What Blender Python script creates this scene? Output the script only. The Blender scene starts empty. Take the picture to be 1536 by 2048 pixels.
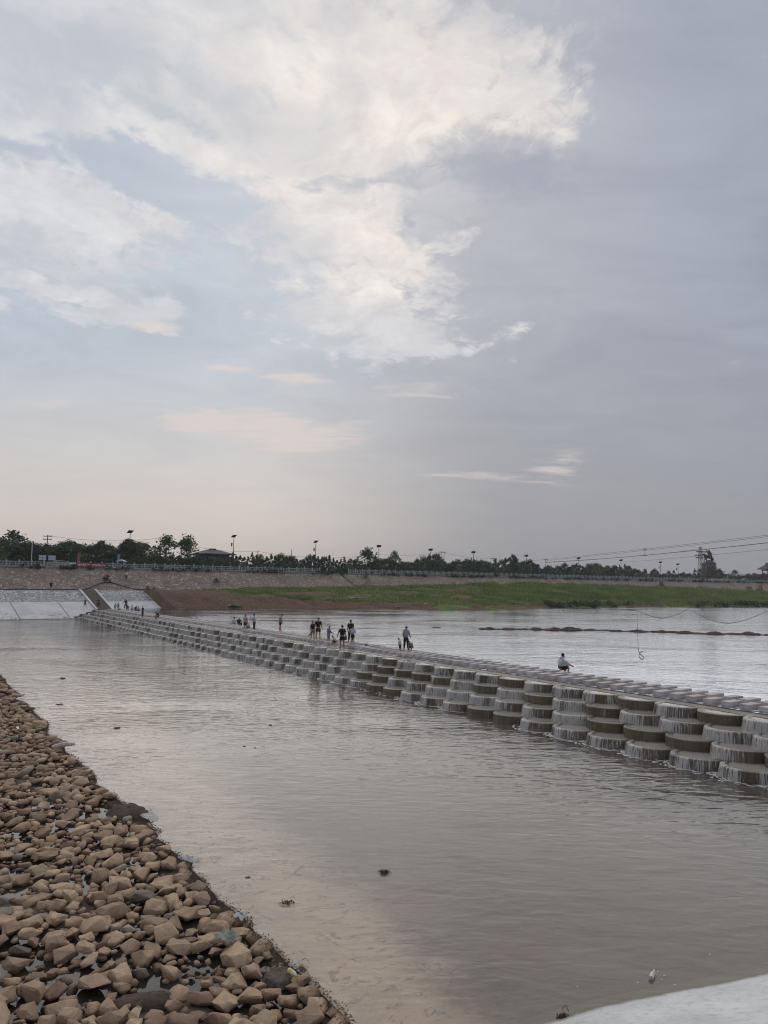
import bpy, bmesh, math, random
import numpy as np
from mathutils import Vector, Matrix, noise
R = math.radians
rng = random.Random(7)
SC = bpy.context.scene
COL = SC.collection

# ------------------------------------------------------------------ camera
EYE = 6.1                       # metres above the lower river
F = 1500.0                      # focal length in photo pixels (1536 x 2048)
ROLL = math.atan(0.0094)
PITCH = math.atan(147.69 / F)
def ray(x, y):
    x -= 768; y -= 1024
    X = x*math.cos(ROLL) + y*math.sin(ROLL); Y = -x*math.sin(ROLL) + y*math.cos(ROLL)
    c, s = math.cos(PITCH), math.sin(PITCH)
    return Vector((X, F*c + Y*s, F*s - Y*c))
def at(x, y, z=0.0):            # photo pixel -> point of the horizontal plane z
    r = ray(x, y); t = (z - EYE)/r.z
    return Vector((r.x*t, r.y*t, z))
def deep(x, y, d):              # photo pixel -> point at depth d
    r = ray(x, y); t = d/r.y
    return Vector((r.x*t, d, EYE + r.z*t))
def px(v):                      # world -> photo pixel
    c, s = math.cos(PITCH), math.sin(PITCH)
    dz = v[2] - EYE
    f = v[1]*c + dz*s; u = -v[1]*s + dz*c
    if f < .1: return (-9999, -9999)
    X = v[0]/f*F; Y = -u/f*F
    return (768 + X*math.cos(ROLL) - Y*math.sin(ROLL), 1024 + X*math.sin(ROLL) + Y*math.cos(ROLL))
cam = bpy.data.cameras.new('camera'); camo = bpy.data.objects.new('camera', cam); COL.objects.link(camo)
cam.sensor_fit = 'VERTICAL'; cam.sensor_height = 36; cam.sensor_width = 27
cam.lens = 36*F/2048; cam.clip_start = .1; cam.clip_end = 6000
cx = (ray(769, 1024) - ray(768, 1024)).normalized(); cy = (ray(768, 1023) - ray(768, 1024)).normalized()
cz = -ray(768, 1024).normalized()
camo.matrix_world = Matrix.Translation((0, 0, EYE)) @ Matrix((cx, cy, cz)).transposed().to_4x4()
SC.camera = camo

# ------------------------------------------------------------------ light, sky, exposure
SUN_AZ, SUN_EL = R(3), R(34)
sun = bpy.data.lights.new('sun', 'SUN'); sun.energy = 1.4; sun.angle = R(110); sun.color = (1, .94, .86)
suno = bpy.data.objects.new('sun', sun); COL.objects.link(suno)
sdir = Vector((math.sin(SUN_AZ)*math.cos(SUN_EL), math.cos(SUN_AZ)*math.cos(SUN_EL), math.sin(SUN_EL)))
suno.rotation_euler = sdir.to_track_quat('Z', 'Y').to_euler()
SC.cycles.filter_width = 1.1
SC.view_settings.view_transform = 'Standard'; SC.view_settings.look = 'None'
SC.view_settings.exposure = 0; SC.view_settings.gamma = 1; SC.view_settings.use_curve_mapping = False
def lin(r, g, b):
    f = lambda v: (v/255/12.92) if v/255 <= .04045 else ((v/255 + .055)/1.055)**2.4
    return (f(r), f(g), f(b), 1)

world = bpy.data.worlds.new('World'); SC.world = world; world.use_nodes = True
class NG:                       # small helper for node graphs
    def __init__(s, tree): s.t = tree; s.n = tree.nodes; s.l = tree.links
    def new(s, typ, **kw):
        n = s.n.new(typ)
        for k, v in kw.items(): setattr(n, k, v)
        return n
    def put(s, sock, v):
        if isinstance(v, bpy.types.NodeSocket): s.l.new(v, sock)
        else: sock.default_value = v
    def m(s, op, a, b=None, c=None, clamp=False):
        n = s.new('ShaderNodeMath', operation=op, use_clamp=clamp)
        s.put(n.inputs[0], a)
        if b is not None: s.put(n.inputs[1], b)
        if c is not None: s.put(n.inputs[2], c)
        return n.outputs[0]
    def ramp(s, v, lo, hi, a=0., b=1., smooth=True):
        n = s.new('ShaderNodeMapRange', interpolation_type='SMOOTHSTEP' if smooth else 'LINEAR')
        s.put(n.inputs[0], v); s.put(n.inputs[1], lo); s.put(n.inputs[2], hi); s.put(n.inputs[3], a); s.put(n.inputs[4], b)
        return n.outputs[0]
    def mix(s, f, a, b, blend='MIX'):
        n = s.new('ShaderNodeMix', data_type='RGBA', blend_type=blend)
        s.put(n.inputs[0], f); s.put(n.inputs[6], a); s.put(n.inputs[7], b)
        return n.outputs[2]
    def noise(s, vec, scale, detail=4., rough=.5, dist=0., w=None):
        n = s.new('ShaderNodeTexNoise')
        s.put(n.inputs['Vector'], vec); n.inputs['Scale'].default_value = scale
        n.inputs['Detail'].default_value = detail; n.inputs['Roughness'].default_value = rough
        n.inputs['Distortion'].default_value = dist
        return n
    def vec(s, x, y, z):
        n = s.new('ShaderNodeCombineXYZ'); s.put(n.inputs[0], x); s.put(n.inputs[1], y); s.put(n.inputs[2], z)
        return n.outputs[0]
    def mapping(s, v, scale=(1, 1, 1), rot=(0, 0, 0), loc=(0, 0, 0)):
        n = s.new('ShaderNodeMapping'); s.put(n.inputs[0], v)
        n.inputs['Scale'].default_value = scale; n.inputs['Rotation'].default_value = rot; n.inputs['Location'].default_value = loc
        return n.outputs[0]

def build_sky():
    g = NG(world.node_tree); g.n.clear()
    out = g.new('ShaderNodeOutputWorld'); bg = g.new('ShaderNodeBackground')
    g.l.new(bg.outputs[0], out.inputs[0]); bg.inputs[1].default_value = .1
    tc = g.new('ShaderNodeTexCoord'); d = tc.outputs['Generated']
    sp = g.new('ShaderNodeSeparateXYZ'); g.l.new(d, sp.inputs[0])
    dx, dy, dz = sp.outputs
    az = g.m('ARCTAN2', dx, dy); el = g.m('ARCSINE', g.m('MAXIMUM', dz, -.2))
    # the cloud deck seen in perspective
    inv = g.m('DIVIDE', 1., g.m('ADD', g.m('MAXIMUM', dz, 0.), .16))
    cp = g.vec(g.m('MULTIPLY', dx, inv), g.m('MULTIPLY', dy, inv), 0.)
    nw = g.noise(cp, 2.6, 6, .58); ns = g.new('ShaderNodeSeparateColor'); g.l.new(nw.outputs['Color'], ns.inputs[0])
    fb = g.noise(g.mapping(cp, (1., 1.1, 1), (0, 0, .5)), 5.5, 9, .64, .5).outputs[0]
    fine = g.noise(g.mapping(cp, (1., .8, 1), (0, 0, -.4), (3, 1, 0)), 17., 8, .66, .8).outputs[0]
    wisp = g.noise(g.mapping(cp, (.8, 2.2, 1), (0, 0, .25), (7, 2, 0)), 6., 8, .6, .6).outputs[0]
    nw2 = g.noise(cp, 9., 5, .6); n2 = g.new('ShaderNodeSeparateColor'); g.l.new(nw2.outputs['Color'], n2.inputs[0])
    wa = g.m('ADD', g.m('ADD', az, g.m('MULTIPLY', g.m('SUBTRACT', ns.outputs[0], .5), .28)), g.m('MULTIPLY', g.m('SUBTRACT', n2.outputs[0], .5), .12))
    we = g.m('ADD', g.m('ADD', el, g.m('MULTIPLY', g.m('SUBTRACT', ns.outputs[1], .5), .16)), g.m('MULTIPLY', g.m('SUBTRACT', n2.outputs[1], .5), .07))
    def blobs(lst, a=wa, e=we):
        tot = None
        for (x, y, sx, sy, w) in lst:
            r = ray(x, y).normalized(); a0 = math.atan2(r.x, r.y); e0 = math.asin(r.z)
            sa = sx/F/math.cos(e0)*.9; se = sy/F*.9
            u = g.m('MULTIPLY', g.m('SUBTRACT', a, a0), 1/sa); v = g.m('MULTIPLY', g.m('SUBTRACT', e, e0), 1/se)
            q = g.m('ADD', g.m('MULTIPLY', u, u), g.m('MULTIPLY', v, v))
            b = g.m('MULTIPLY', g.m('EXPONENT', g.m('MULTIPLY', q, -.7)), w)
            tot = b if tot is None else g.m('ADD', tot, b)
        return tot
    # veil of thin high cloud: pale and warm low on the left, slate grey to the right
    nish = g.new('ShaderNodeTexSky', sky_type='NISHITA', sun_disc=False, sun_elevation=SUN_EL, sun_rotation=SUN_AZ)
    nish.air_density = 1.4; nish.dust_density = 2.5
    K = 10.
    def C(r, gg, b):
        c = lin(r, gg, b); return (c[0]*K, c[1]*K, c[2]*K, 1)
    side = g.ramp(az, -.22, .20)
    high = g.ramp(el, .0, .50)
    left = g.mix(g.ramp(el, .02, .34), C(222, 211, 204), C(186, 196, 208))
    right = g.mix(high, C(147, 150, 161), C(154, 163, 179))
    base = g.mix(side, left, right)
    base = g.mix(g.ramp(g.m('ABSOLUTE', az), .6, 2.0), base, C(160, 165, 176))
    base = g.mix(.06, base, nish.outputs[0])
    sv = g.m('MULTIPLY', g.m('SUBTRACT', g.noise(g.mapping(cp, (1, 1.5, 1), (0, 0, .4)), 2.3, 9, .62, .7).outputs[0], .5), .52)
    sv = g.m('MULTIPLY', sv, g.ramp(el, .06, .38, .25, 1.))
    base = g.mix(1., base, g.vec(g.m('ADD', 1., sv), g.m('ADD', 1., sv), g.m('ADD', 1., g.m('MULTIPLY', sv, .8))), 'MULTIPLY')
    # bright cloud
    bl = blobs([(120, 90, 320, 175, .95), (560, 150, 280, 150, .62), (755, 240, 125, 105, .95), (430, 280, 150, 60, .34), (960, 110, 170, 110, .25),
                (20, 430, 230, 105, .95), (170, 592, 210, 30, .80), (330, 440, 130, 24, .55),
                (670, 450, 170, 120, .72), (790, 600, 220, 100, .62), (900, 690, 190, 40, .52), (700, 650, 180, 50, .3),
                (1130, 245, 85, 60, .52), (1010, 190, 90, 70, .38), (1240, 210, 130, 60, .14), (1000, 60, 160, 60, .2),
                (150, 290, 190, 32, -.55), (330, 350, 90, 50, -.45), (430, 520, 90, 170, -.5), (300, 700, 300, 40, -.35), (560, 350, 90, 30, -.18), (1150, 500, 230, 170, -.42), (1250, 150, 200, 120, -.12)])
    outm = g.ramp(g.m('ABSOLUTE', az), .55, 1.2)
    topm = g.ramp(el, .72, 1.1)
    bl = g.m('ADD', bl, g.m('MULTIPLY', g.m('MAXIMUM', outm, topm), .30))
    nz = g.m('ADD', g.m('MULTIPLY', g.m('SUBTRACT', fb, .5), 1.9), g.m('MULTIPLY', g.m('SUBTRACT', fine, .5), 1.35))
    env = g.ramp(el, .03, .3, .25, 1.)
    mask = g.ramp(g.m('ADD', bl, g.m('MULTIPLY', nz, env)), .24, .80)
    mask = g.m('MULTIPLY', mask, g.ramp(az, .18, .42, 1., .5))
    low = blobs([(465, 740, 50, 9, .5), (590, 755, 60, 14, .5), (520, 845, 190, 26, .42), (610, 885, 130, 28, .36), (390, 845, 50, 18, .36),
                 (90, 815, 80, 18, .28), (1110, 930, 60, 45, .3), (940, 950, 110, 12, .3), (860, 780, 130, 25, .3), (300, 650, 60, 10, .5)],
                g.m('ADD', az, g.m('MULTIPLY', g.m('SUBTRACT', ns.outputs[0], .5), .08)), g.m('ADD', el, g.m('MULTIPLY', g.m('SUBTRACT', ns.outputs[1], .5), .03)))
    lowm = g.ramp(g.m('ADD', g.m('MULTIPLY', low, 1.2), g.m('MULTIPLY', g.m('SUBTRACT', wisp, .5), 1.3)), .14, .62)
    lowm = g.m('MULTIPLY', lowm, g.ramp(low, .02, .25))
    sn = blobs([(820, 270, 420, 330, 1.)], az, el)
    warm = g.ramp(sn, 0., 1.)
    cloud = g.mix(warm, C(229, 229, 231), C(250, 239, 230))
    tx = g.m('ADD', 1., g.m('ADD', g.m('MULTIPLY', g.m('SUBTRACT', fine, .5), .70), g.m('MULTIPLY', g.m('SUBTRACT', g.noise(cp, 9., 8, .62, .6).outputs[0], .5), .62)))
    cloud = g.mix(env, cloud, g.mix(1., cloud, g.vec(tx, tx, g.m('ADD', .12, g.m('MULTIPLY', tx, .88))), 'MULTIPLY'))
    body = g.ramp(g.m('ADD', g.noise(cp, 3.4, 7, .6, .8).outputs[0], g.m('MULTIPLY', fine, .55)), .55, 1.0)
    cloud = g.mix(g.m('MULTIPLY', body, .62), cloud, C(192, 196, 205))
    col = g.mix(g.m('MULTIPLY', mask, .92), base, cloud)
    col = g.mix(g.m('MULTIPLY', lowm, .72), col, C(230, 217, 210))
    # grey undersides
    gr = blobs([(190, 110, 240, 75, .85), (90, 490, 170, 48, .7), (180, 560, 120, 18, .45), (735, 362, 150, 22, .75), (845, 480, 22, 34, .8), (830, 575, 70, 14, .5),
                (620, 90, 60, 70, .35), (975, 345, 120, 50, .75), (1000, 40, 180, 60, .4), (920, 640, 130, 20, .5), (300, 210, 90, 24, .5), (1040, 370, 160, 60, .5)])
    grm = g.ramp(g.m('ADD', g.m('ADD', gr, g.m('MULTIPLY', g.m('SUBTRACT', fine, .5), 1.3)), g.m('MULTIPLY', g.m('SUBTRACT', fb, .5), 1.2)), .22, .95)
    col = g.mix(g.m('MULTIPLY', grm, .78), col, g.mix(side, C(190, 197, 205), C(167, 170, 184)))
    # the sun glimmering through
    gl = blobs([(815, 250, 90, 70, 1.1), (1040, 292, 34, 12, 1.0), (1125, 285, 18, 30, .6)], az, el)
    glm = g.m('MULTIPLY', gl, g.ramp(fine, .42, .66, .15, 1.))
    col = g.mix(g.m('MULTIPLY', glm, .75, clamp=True), col, C(255, 247, 238))
    # below the horizon: what the air there would show
    col = g.mix(g.ramp(el, -.02, -.1), col, C(150, 148, 148))
    g.l.new(col, bg.inputs[0])
build_sky()

# ------------------------------------------------------------------ helpers
def tag(o, label=None, cat=None, group=None, kind=None):
    if label: o['label'] = label
    if cat: o['category'] = cat
    if group: o['group'] = group
    if kind: o['kind'] = kind
    return o
def thing(name, label, cat, loc=(0, 0, 0), rz=0., group=None):
    o = bpy.data.objects.new(name, None); COL.objects.link(o); o.empty_display_size = .3
    o.location = loc; o.rotation_euler = (0, 0, rz)
    return tag(o, label, cat, group)
def link(name, me, parent=None, loc=(0, 0, 0), rz=0.):
    o = bpy.data.objects.new(name, me); COL.objects.link(o)
    o.location = loc; o.rotation_euler = (0, 0, rz)
    if parent: o.parent = parent
    return o
class MB:
    def __init__(s): s.v = []; s.f = []; s.m = []
    def add(s, vs, fs, m=0):
        k = len(s.v); s.v += [tuple(v) for v in vs]; s.f += [tuple(i + k for i in f) for f in fs]; s.m += [m]*len(fs)
    def box(s, c, d, rz=0., m=0, top=(1, 1)):
        ca, sa = math.cos(rz), math.sin(rz); vs = []
        for z, kx, ky in ((-1, 1, 1), (1, top[0], top[1])):
            for x, y in ((-1, -1), (1, -1), (1, 1), (-1, 1)):
                X = x*d[0]/2*kx; Y = y*d[1]/2*ky
                vs.append((c[0] + X*ca - Y*sa, c[1] + X*sa + Y*ca, c[2] + z*d[2]/2))
        s.add(vs, [(3, 2, 1, 0), (4, 5, 6, 7), (0, 1, 5, 4), (1, 2, 6, 5), (2, 3, 7, 6), (3, 0, 4, 7)], m)
    def tube(s, pts, r, n=6, m=0, cap=True):
        pts = [Vector(p) for p in pts]; vs = []; N = len(pts)
        rs = r if isinstance(r, (list, tuple)) else [r]*N
        for i, p in enumerate(pts):
            t = (pts[min(i + 1, N - 1)] - pts[max(i - 1, 0)]).normalized()
            a = t.cross(Vector((0, 0, 1)) if abs(t.z) < .95 else Vector((1, 0, 0))).normalized(); b = a.cross(t)
            for k in range(n):
                q = 2*math.pi*k/n; vs.append(p + (a*math.cos(q) + b*math.sin(q))*rs[i])
        fs = [(i*n + k, i*n + (k + 1) % n, (i + 1)*n + (k + 1) % n, (i + 1)*n + k) for i in range(N - 1) for k in range(n)]
        if cap: fs += [tuple(range(n))[::-1], tuple((N - 1)*n + k for k in range(n))]
        s.add(vs, fs, m)
    def lathe(s, prof, n=16, c=(0, 0, 0), m=0):
        vs = []; P = len(prof)
        for k in range(n):
            a = 2*math.pi*k/n
            for (r, z) in prof: vs.append((c[0] + r*math.cos(a), c[1] + r*math.sin(a), c[2] + z))
        fs = [(k*P + i, ((k + 1) % n)*P + i, ((k + 1) % n)*P + i + 1, k*P + i + 1) for k in range(n) for i in range(P - 1)]
        s.add(vs, fs, m)
    def mesh(s, name, mats, smooth=False):
        me = bpy.data.meshes.new(name); me.from_pydata(s.v, [], s.f)
        for m in (mats if isinstance(mats, (list, tuple)) else [mats]): me.materials.append(m)
        me.polygons.foreach_set('material_index', s.m)
        if smooth: me.polygons.foreach_set('use_smooth', [True]*len(s.f))
        me.update(); return me
    def build(s, name, mats, parent=None, loc=(0, 0, 0), rz=0., smooth=False):
        return link(name, s.mesh(name, mats, smooth), parent, loc, rz)
def np_mesh(name, V, Fq, mat, smooth=False):
    me = bpy.data.meshes.new(name)
    V = np.asarray(V, np.float32); Fq = np.asarray(Fq, np.int32); k = Fq.shape[1]
    me.vertices.add(len(V)); me.vertices.foreach_set('co', V.ravel())
    me.loops.add(Fq.size); me.loops.foreach_set('vertex_index', Fq.ravel())
    me.polygons.add(len(Fq)); me.polygons.foreach_set('loop_start', np.arange(0, Fq.size, k, dtype=np.int32))
    me.update(calc_edges=True)
    if smooth: me.polygons.foreach_set('use_smooth', np.ones(len(Fq), bool))
    me.materials.append(mat); return me

# ------------------------------------------------------------------ materials
def mat(name, c1, c2=None, scale=4., rough=.8, bump=0., bscale=None, metal=0., rnd=0., coord='Object', detail=5., spec=.3):
    m = bpy.data.materials.new(name); m.use_nodes = True
    g = NG(m.node_tree); b = g.n['Principled BSDF']
    tc = g.new('ShaderNodeTexCoord'); v = tc.outputs[coord]
    c2 = c2 or tuple(x*.72 for x in c1)
    nz = g.noise(v, scale, detail, .6).outputs[0]
    col = g.mix(g.ramp(nz, .32, .68), (*c1, 1), (*c2, 1))
    if rnd:
        oi = g.new('ShaderNodeObjectInfo')
        h = g.new('ShaderNodeHueSaturation'); g.l.new(col, h.inputs['Color'])
        g.l.new(g.m('ADD', 1 - rnd, g.m('MULTIPLY', oi.outputs['Random'], 2*rnd)), h.inputs['Value'])
        g.l.new(g.m('ADD', .5 - rnd*.06, g.m('MULTIPLY', g.m('FRACT', g.m('MULTIPLY', oi.outputs['Random'], 7.3)), rnd*.12)), h.inputs['Hue'])
        col = h.outputs[0]
    g.l.new(col, b.inputs['Base Color']); b.inputs['Roughness'].default_value = rough
    b.inputs['Metallic'].default_value = metal; b.inputs['Specular IOR Level'].default_value = spec
    if bump:
        bn = g.new('ShaderNodeBump'); bn.inputs['Strength'].default_value = bump; bn.inputs['Distance'].default_value = .05
        g.l.new(g.noise(v, bscale or scale*4, 5, .6).outputs[0], bn.inputs['Height']); g.l.new(bn.outputs[0], b.inputs['Normal'])
    return m
def water_mat(name, tint, murk, murkiness, waves, rough=.03, chop=0, gloss=(1, 1, 1)):
    """surface of the water: Fresnel mirror over a see-through, murky body"""
    m = bpy.data.materials.new(name); m.use_nodes = True
    g = NG(m.node_tree); g.n.clear()
    out = g.new('ShaderNodeOutputMaterial'); geo = g.new('ShaderNodeNewGeometry'); P = geo.outputs['Position']
    h = None
    for (sc, stretch, rot, amp, det) in waves:
        n = g.noise(g.mapping(P, (sc*stretch, sc, sc), (0, 0, rot)), 1., det, .55, .4).outputs[0]
        n = g.m('MULTIPLY', n, amp); h = n if h is None else g.m('ADD', h, n)
    # calmer and rougher patches
    pat = g.ramp(g.noise(g.mapping(P, (.07, .12, .1)), 1., 3, .5, .5).outputs[0], .35, .65, .45, 1.25)
    h = g.m('MULTIPLY', h, pat)
    if chop:                    # calm over the shallow apron, choppy in the deep basin under the weir
        dp = g.new('ShaderNodeVectorMath', operation='DOT_PRODUCT'); g.l.new(P, dp.inputs[0]); dp.inputs[1].default_value = (math.cos(R(31.363)), math.sin(R(31.363)), 0)
        dt = g.new('ShaderNodeVectorMath', operation='DOT_PRODUCT'); g.l.new(P, dt.inputs[0]); dt.inputs[1].default_value = (-math.sin(R(31.363)), math.cos(R(31.363)), 0)
        h = g.m('MULTIPLY', h, g.m('MAXIMUM', g.ramp(dp.outputs['Value'], 10.5, 18.5, chop, 1.), g.ramp(dt.outputs['Value'], 14., 50., chop, 1.25)))
    bn = g.new('ShaderNodeBump'); bn.inputs['Strength'].default_value = 1.; bn.inputs['Distance'].default_value = 1.
    g.l.new(h, bn.inputs['Height'])
    fr = g.new('ShaderNodeFresnel'); fr.inputs['IOR'].default_value = 1.333; g.l.new(bn.outputs[0], fr.inputs['Normal'])
    gl = g.new('ShaderNodeBsdfGlossy'); gl.inputs['Roughness'].default_value = rough; gl.inputs['Color'].default_value = (*gloss, 1); g.l.new(bn.outputs[0], gl.inputs['Normal'])
    tr = g.new('ShaderNodeBsdfTransparent'); tr.inputs[0].default_value = (*tint, 1)
    df = g.new('ShaderNodeBsdfDiffuse')
    mn = g.noise(g.mapping(P, (.25, .4, .3)), 1., 4, .6, .6).outputs[0]
    g.l.new(g.mix(g.ramp(mn, .3, .7), (*murk, 1), (*[c*.75 for c in murk], 1)), df.inputs[0])
    b1 = g.new('ShaderNodeMixShader'); b1.inputs[0].default_value = murkiness
    g.l.new(tr.outputs[0], b1.inputs[1]); g.l.new(df.outputs[0], b1.inputs[2])
    b2 = g.new('ShaderNodeMixShader'); g.l.new(fr.outputs[0], b2.inputs[0])
    g.l.new(b1.outputs[0], b2.inputs[1]); g.l.new(gl.outputs[0], b2.inputs[2])
    g.l.new(b2.outputs[0], out.inputs[0]); return m
def voronoi_mat(name, cols, scale, joint, rough=.85, bump=.6, jw=.06, stretch=(1, 1, 1)):
    """stones set in a slope, each with its own tone"""
    m = bpy.data.materials.new(name); m.use_nodes = True
    g = NG(m.node_tree); b = g.n['Principled BSDF']; b.inputs['Roughness'].default_value = rough; b.inputs['Specular IOR Level'].default_value = .2
    tc = g.new('ShaderNodeTexCoord'); v = g.mapping(tc.outputs['Object'], stretch)
    wv = g.new('ShaderNodeVectorMath', operation='ADD'); g.l.new(v, wv.inputs[0])
    nn = g.noise(v, scale*.7, 3, .5); sm = g.new('ShaderNodeVectorMath', operation='SCALE'); g.l.new(nn.outputs['Color'], sm.inputs[0]); sm.inputs['Scale'].default_value = .35/scale
    g.l.new(sm.outputs[0], wv.inputs[1]); v = wv.outputs[0]
    a = g.new('ShaderNodeTexVoronoi', feature='F1'); a.inputs['Scale'].default_value = scale; g.l.new(v, a.inputs['Vector'])
    e = g.new('ShaderNodeTexVoronoi', feature='DISTANCE_TO_EDGE'); e.inputs['Scale'].default_value = scale; g.l.new(v, e.inputs['Vector'])
    sp = g.new('ShaderNodeSeparateColor'); g.l.new(a.outputs['Color'], sp.inputs[0])
    r = g.new('ShaderNodeValToRGB'); r.color_ramp.interpolation = 'LINEAR'
    for i, c in enumerate(cols):
        el = r.color_ramp.elements[i] if i < 2 else r.color_ramp.elements.new(i/(len(cols) - 1))
        el.position = i/(len(cols) - 1); el.color = (*c, 1)
    g.l.new(sp.outputs[0], r.inputs[0])
    big = g.noise(tc.outputs['Object'], .25, 4, .6).outputs[0]
    c = g.mix(1., r.outputs[0], g.mix(g.ramp(big, .3, .7), (.78, .76, .74, 1), (1.1, 1.1, 1.1, 1)), 'MULTIPLY')
    c = g.mix(g.ramp(e.outputs[0], 0., jw), (*joint, 1), c)
    g.l.new(c, b.inputs['Base Color'])
    bn = g.new('ShaderNodeBump'); bn.inputs['Strength'].default_value = bump; bn.inputs['Distance'].default_value = .12
    hh = g.m('ADD', g.ramp(e.outputs[0], 0., jw*2.5), g.m('MULTIPLY', sp.outputs[1], .6))
    g.l.new(hh, bn.inputs['Height']); g.l.new(bn.outputs[0], b.inputs['Normal']); return m
M = {}
M['river'] = water_mat('river_water', (.88, .82, .78), (.52, .44, .37), .16,
                       [(3.0, .40, .2, .046, 1.8), (7.5, .5, -.25, .009, 1.5), (1.0, .6, .5, .040, 2.)], .06, .42)
M['pool'] = water_mat('pool_water', (.6, .55, .48), (.085, .085, .085), .5,
                      [(3.2, .42, .2, .042, 1.8), (8., .5, -.3, .011, 1.5), (1.0, .6, .2, .03, 2.)], .08, 0, (.74, .77, .83))
M['puddle'] = water_mat('puddle_water', (.5, .42, .33), (.06, .05, .04), .45, [(1.5, 1., 0., .0015, 2.)], .01)
M['concrete'] = mat('pale_concrete', (.62, .615, .62), (.50, .495, .50), .35, .85, .25, 9.)
def stained():
    m = M['concrete']; g = NG(m.node_tree); b = g.n['Principled BSDF']; old = b.inputs['Base Color'].links[0].from_socket
    geo = g.new('ShaderNodeNewGeometry'); sp = g.new('ShaderNodeSeparateXYZ'); g.l.new(geo.outputs['Position'], sp.inputs[0])
    st = g.noise(g.mapping(geo.outputs['Position'], (.9, .9, .25)), 1.1, 6, .7, .8).outputs[0]
    low = g.ramp(sp.outputs[2], .1, 1.7, .75, .05)
    c = g.mix(g.m('MULTIPLY', g.ramp(st, .50, .64), low), old, (.10, .095, .085, 1))
    c = g.mix(g.ramp(g.m('ADD', sp.outputs[2], g.m('MULTIPLY', st, .3)), .14, .34), (.15, .14, .11, 1), c)
    g.l.new(c, b.inputs['Base Color'])
stained()
M['wetconc'] = mat('wet_concrete', (.150, .112, .076), (.085, .063, .042), 1.6, .38, .35, 9., spec=.5, rnd=.22)
M['tierwater'] = mat('wet_tier_concrete', (.40, .37, .34), (.20, .175, .145), 1.4, .3, .4, 9., spec=.5)
M['crest'] = mat('wet_crest', (.14, .105, .07), (.08, .06, .04), .9, .4, .5, 5., spec=.3)
def streaky():
    m = M['wetconc']; g = NG(m.node_tree); b = g.n['Principled BSDF']; old = b.inputs['Base Color'].links[0].from_socket
    geo = g.new('ShaderNodeNewGeometry'); P = geo.outputs['Position']
    st = g.noise(g.mapping(P, (7., 7., .5)), 1., 5, .7, .3).outputs[0]; bl = g.noise(P, .9, 4, .6).outputs[0]
    c = g.mix(g.ramp(st, .42, .62, 0., .7), old, (.050, .040, .028, 1))
    c = g.mix(g.ramp(bl, .50, .66, 0., .6), c, (.115, .085, .035, 1))
    c = g.mix(g.ramp(g.noise(g.mapping(P, (9., 9., .4)), 1., 3, .6).outputs[0], .60, .72, 0., .5), c, (.26, .235, .21, 1))
    g.l.new(c, b.inputs['Base Color'])
streaky()
M['slab'] = mat('slab_granite', (.56, .50, .485), (.42, .37, .355), 2.2, .75, .25, 22., rnd=.16)
M['deck'] = mat('deck_concrete', (.22, .17, .115), (.14, .11, .07), .8, .6, .3, 8.)
M['dark'] = mat('dark_paint', (.035, .035, .04), None, 5., .6)
M['metal'] = mat('grey_metal', (.22, .22, .23), None, 5., .5, metal=.4)
M['whitemetal'] = mat('white_painted_metal', (.62, .62, .62), None, 5., .5)
M['solar'] = mat('solar_cell', (.025, .028, .04), None, 8., .6, spec=.2)
M['bark'] = mat('bark', (.10, .075, .055), None, 6., .95, .5)
M['leaf'] = mat('broad_leaves', (.11, .15, .06), (.065, .095, .04), 1.2, .75, rnd=.38)
M['leafd'] = mat('dark_leaves', (.07, .10, .05), (.042, .066, .034), 1.2, .75, rnd=.32)
M['conifer'] = mat('conifer_needles', (.062, .096, .052), (.04, .064, .037), 1.2, .8, rnd=.3)
M['yellowleaf'] = mat('yellow_green_leaves', (.30, .24, .05), (.10, .12, .03), 1.6, .75, rnd=.2)
M['grassblade'] = mat('grass_blades', (.27, .31, .10), (.15, .19, .06), .16, .8, coord='Object', detail=4)
M['white'] = mat('white_paint', (.72, .72, .72), (.62, .62, .63), 3., .6)
M['rail'] = mat('railing_stone', (.40, .40, .41), (.31, .31, .32), 1.5, .85, .15, 20.)
M['asphalt'] = mat('road_surface', (.10, .10, .10), (.07, .07, .07), 1., .9)
M['pebbleset'] = voronoi_mat('set_cobbles', [(.13, .14, .17), (.40, .41, .43), (.20, .21, .24), (.80, .80, .81)], 4.0, (.46, .46, .46), bump=.5, jw=.05)
M['riprapfar'] = voronoi_mat('stone_facing', [(.23, .18, .155), (.35, .285, .25), (.28, .22, .19), (.56, .48, .43)], 2.3, (.11, .088, .075), bump=.9, jw=.09, stretch=(1, 1, 1.7))
M['foam'] = mat('foam', (.62, .60, .58), (.45, .43, .42), 9., .7)
M['soil'] = mat('dark_soil', (.11, .08, .058), (.06, .044, .033), 5., .95, .9, 16.)
M['hose'] = mat('black_rubber', (.02, .02, .022), None, 5., .5)
M['glass'] = mat('dark_glass', (.03, .035, .04), None, 5., .1, spec=.6)
M['rubber'] = mat('tyre_rubber', (.02, .02, .02), None, 5., .8)

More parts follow.
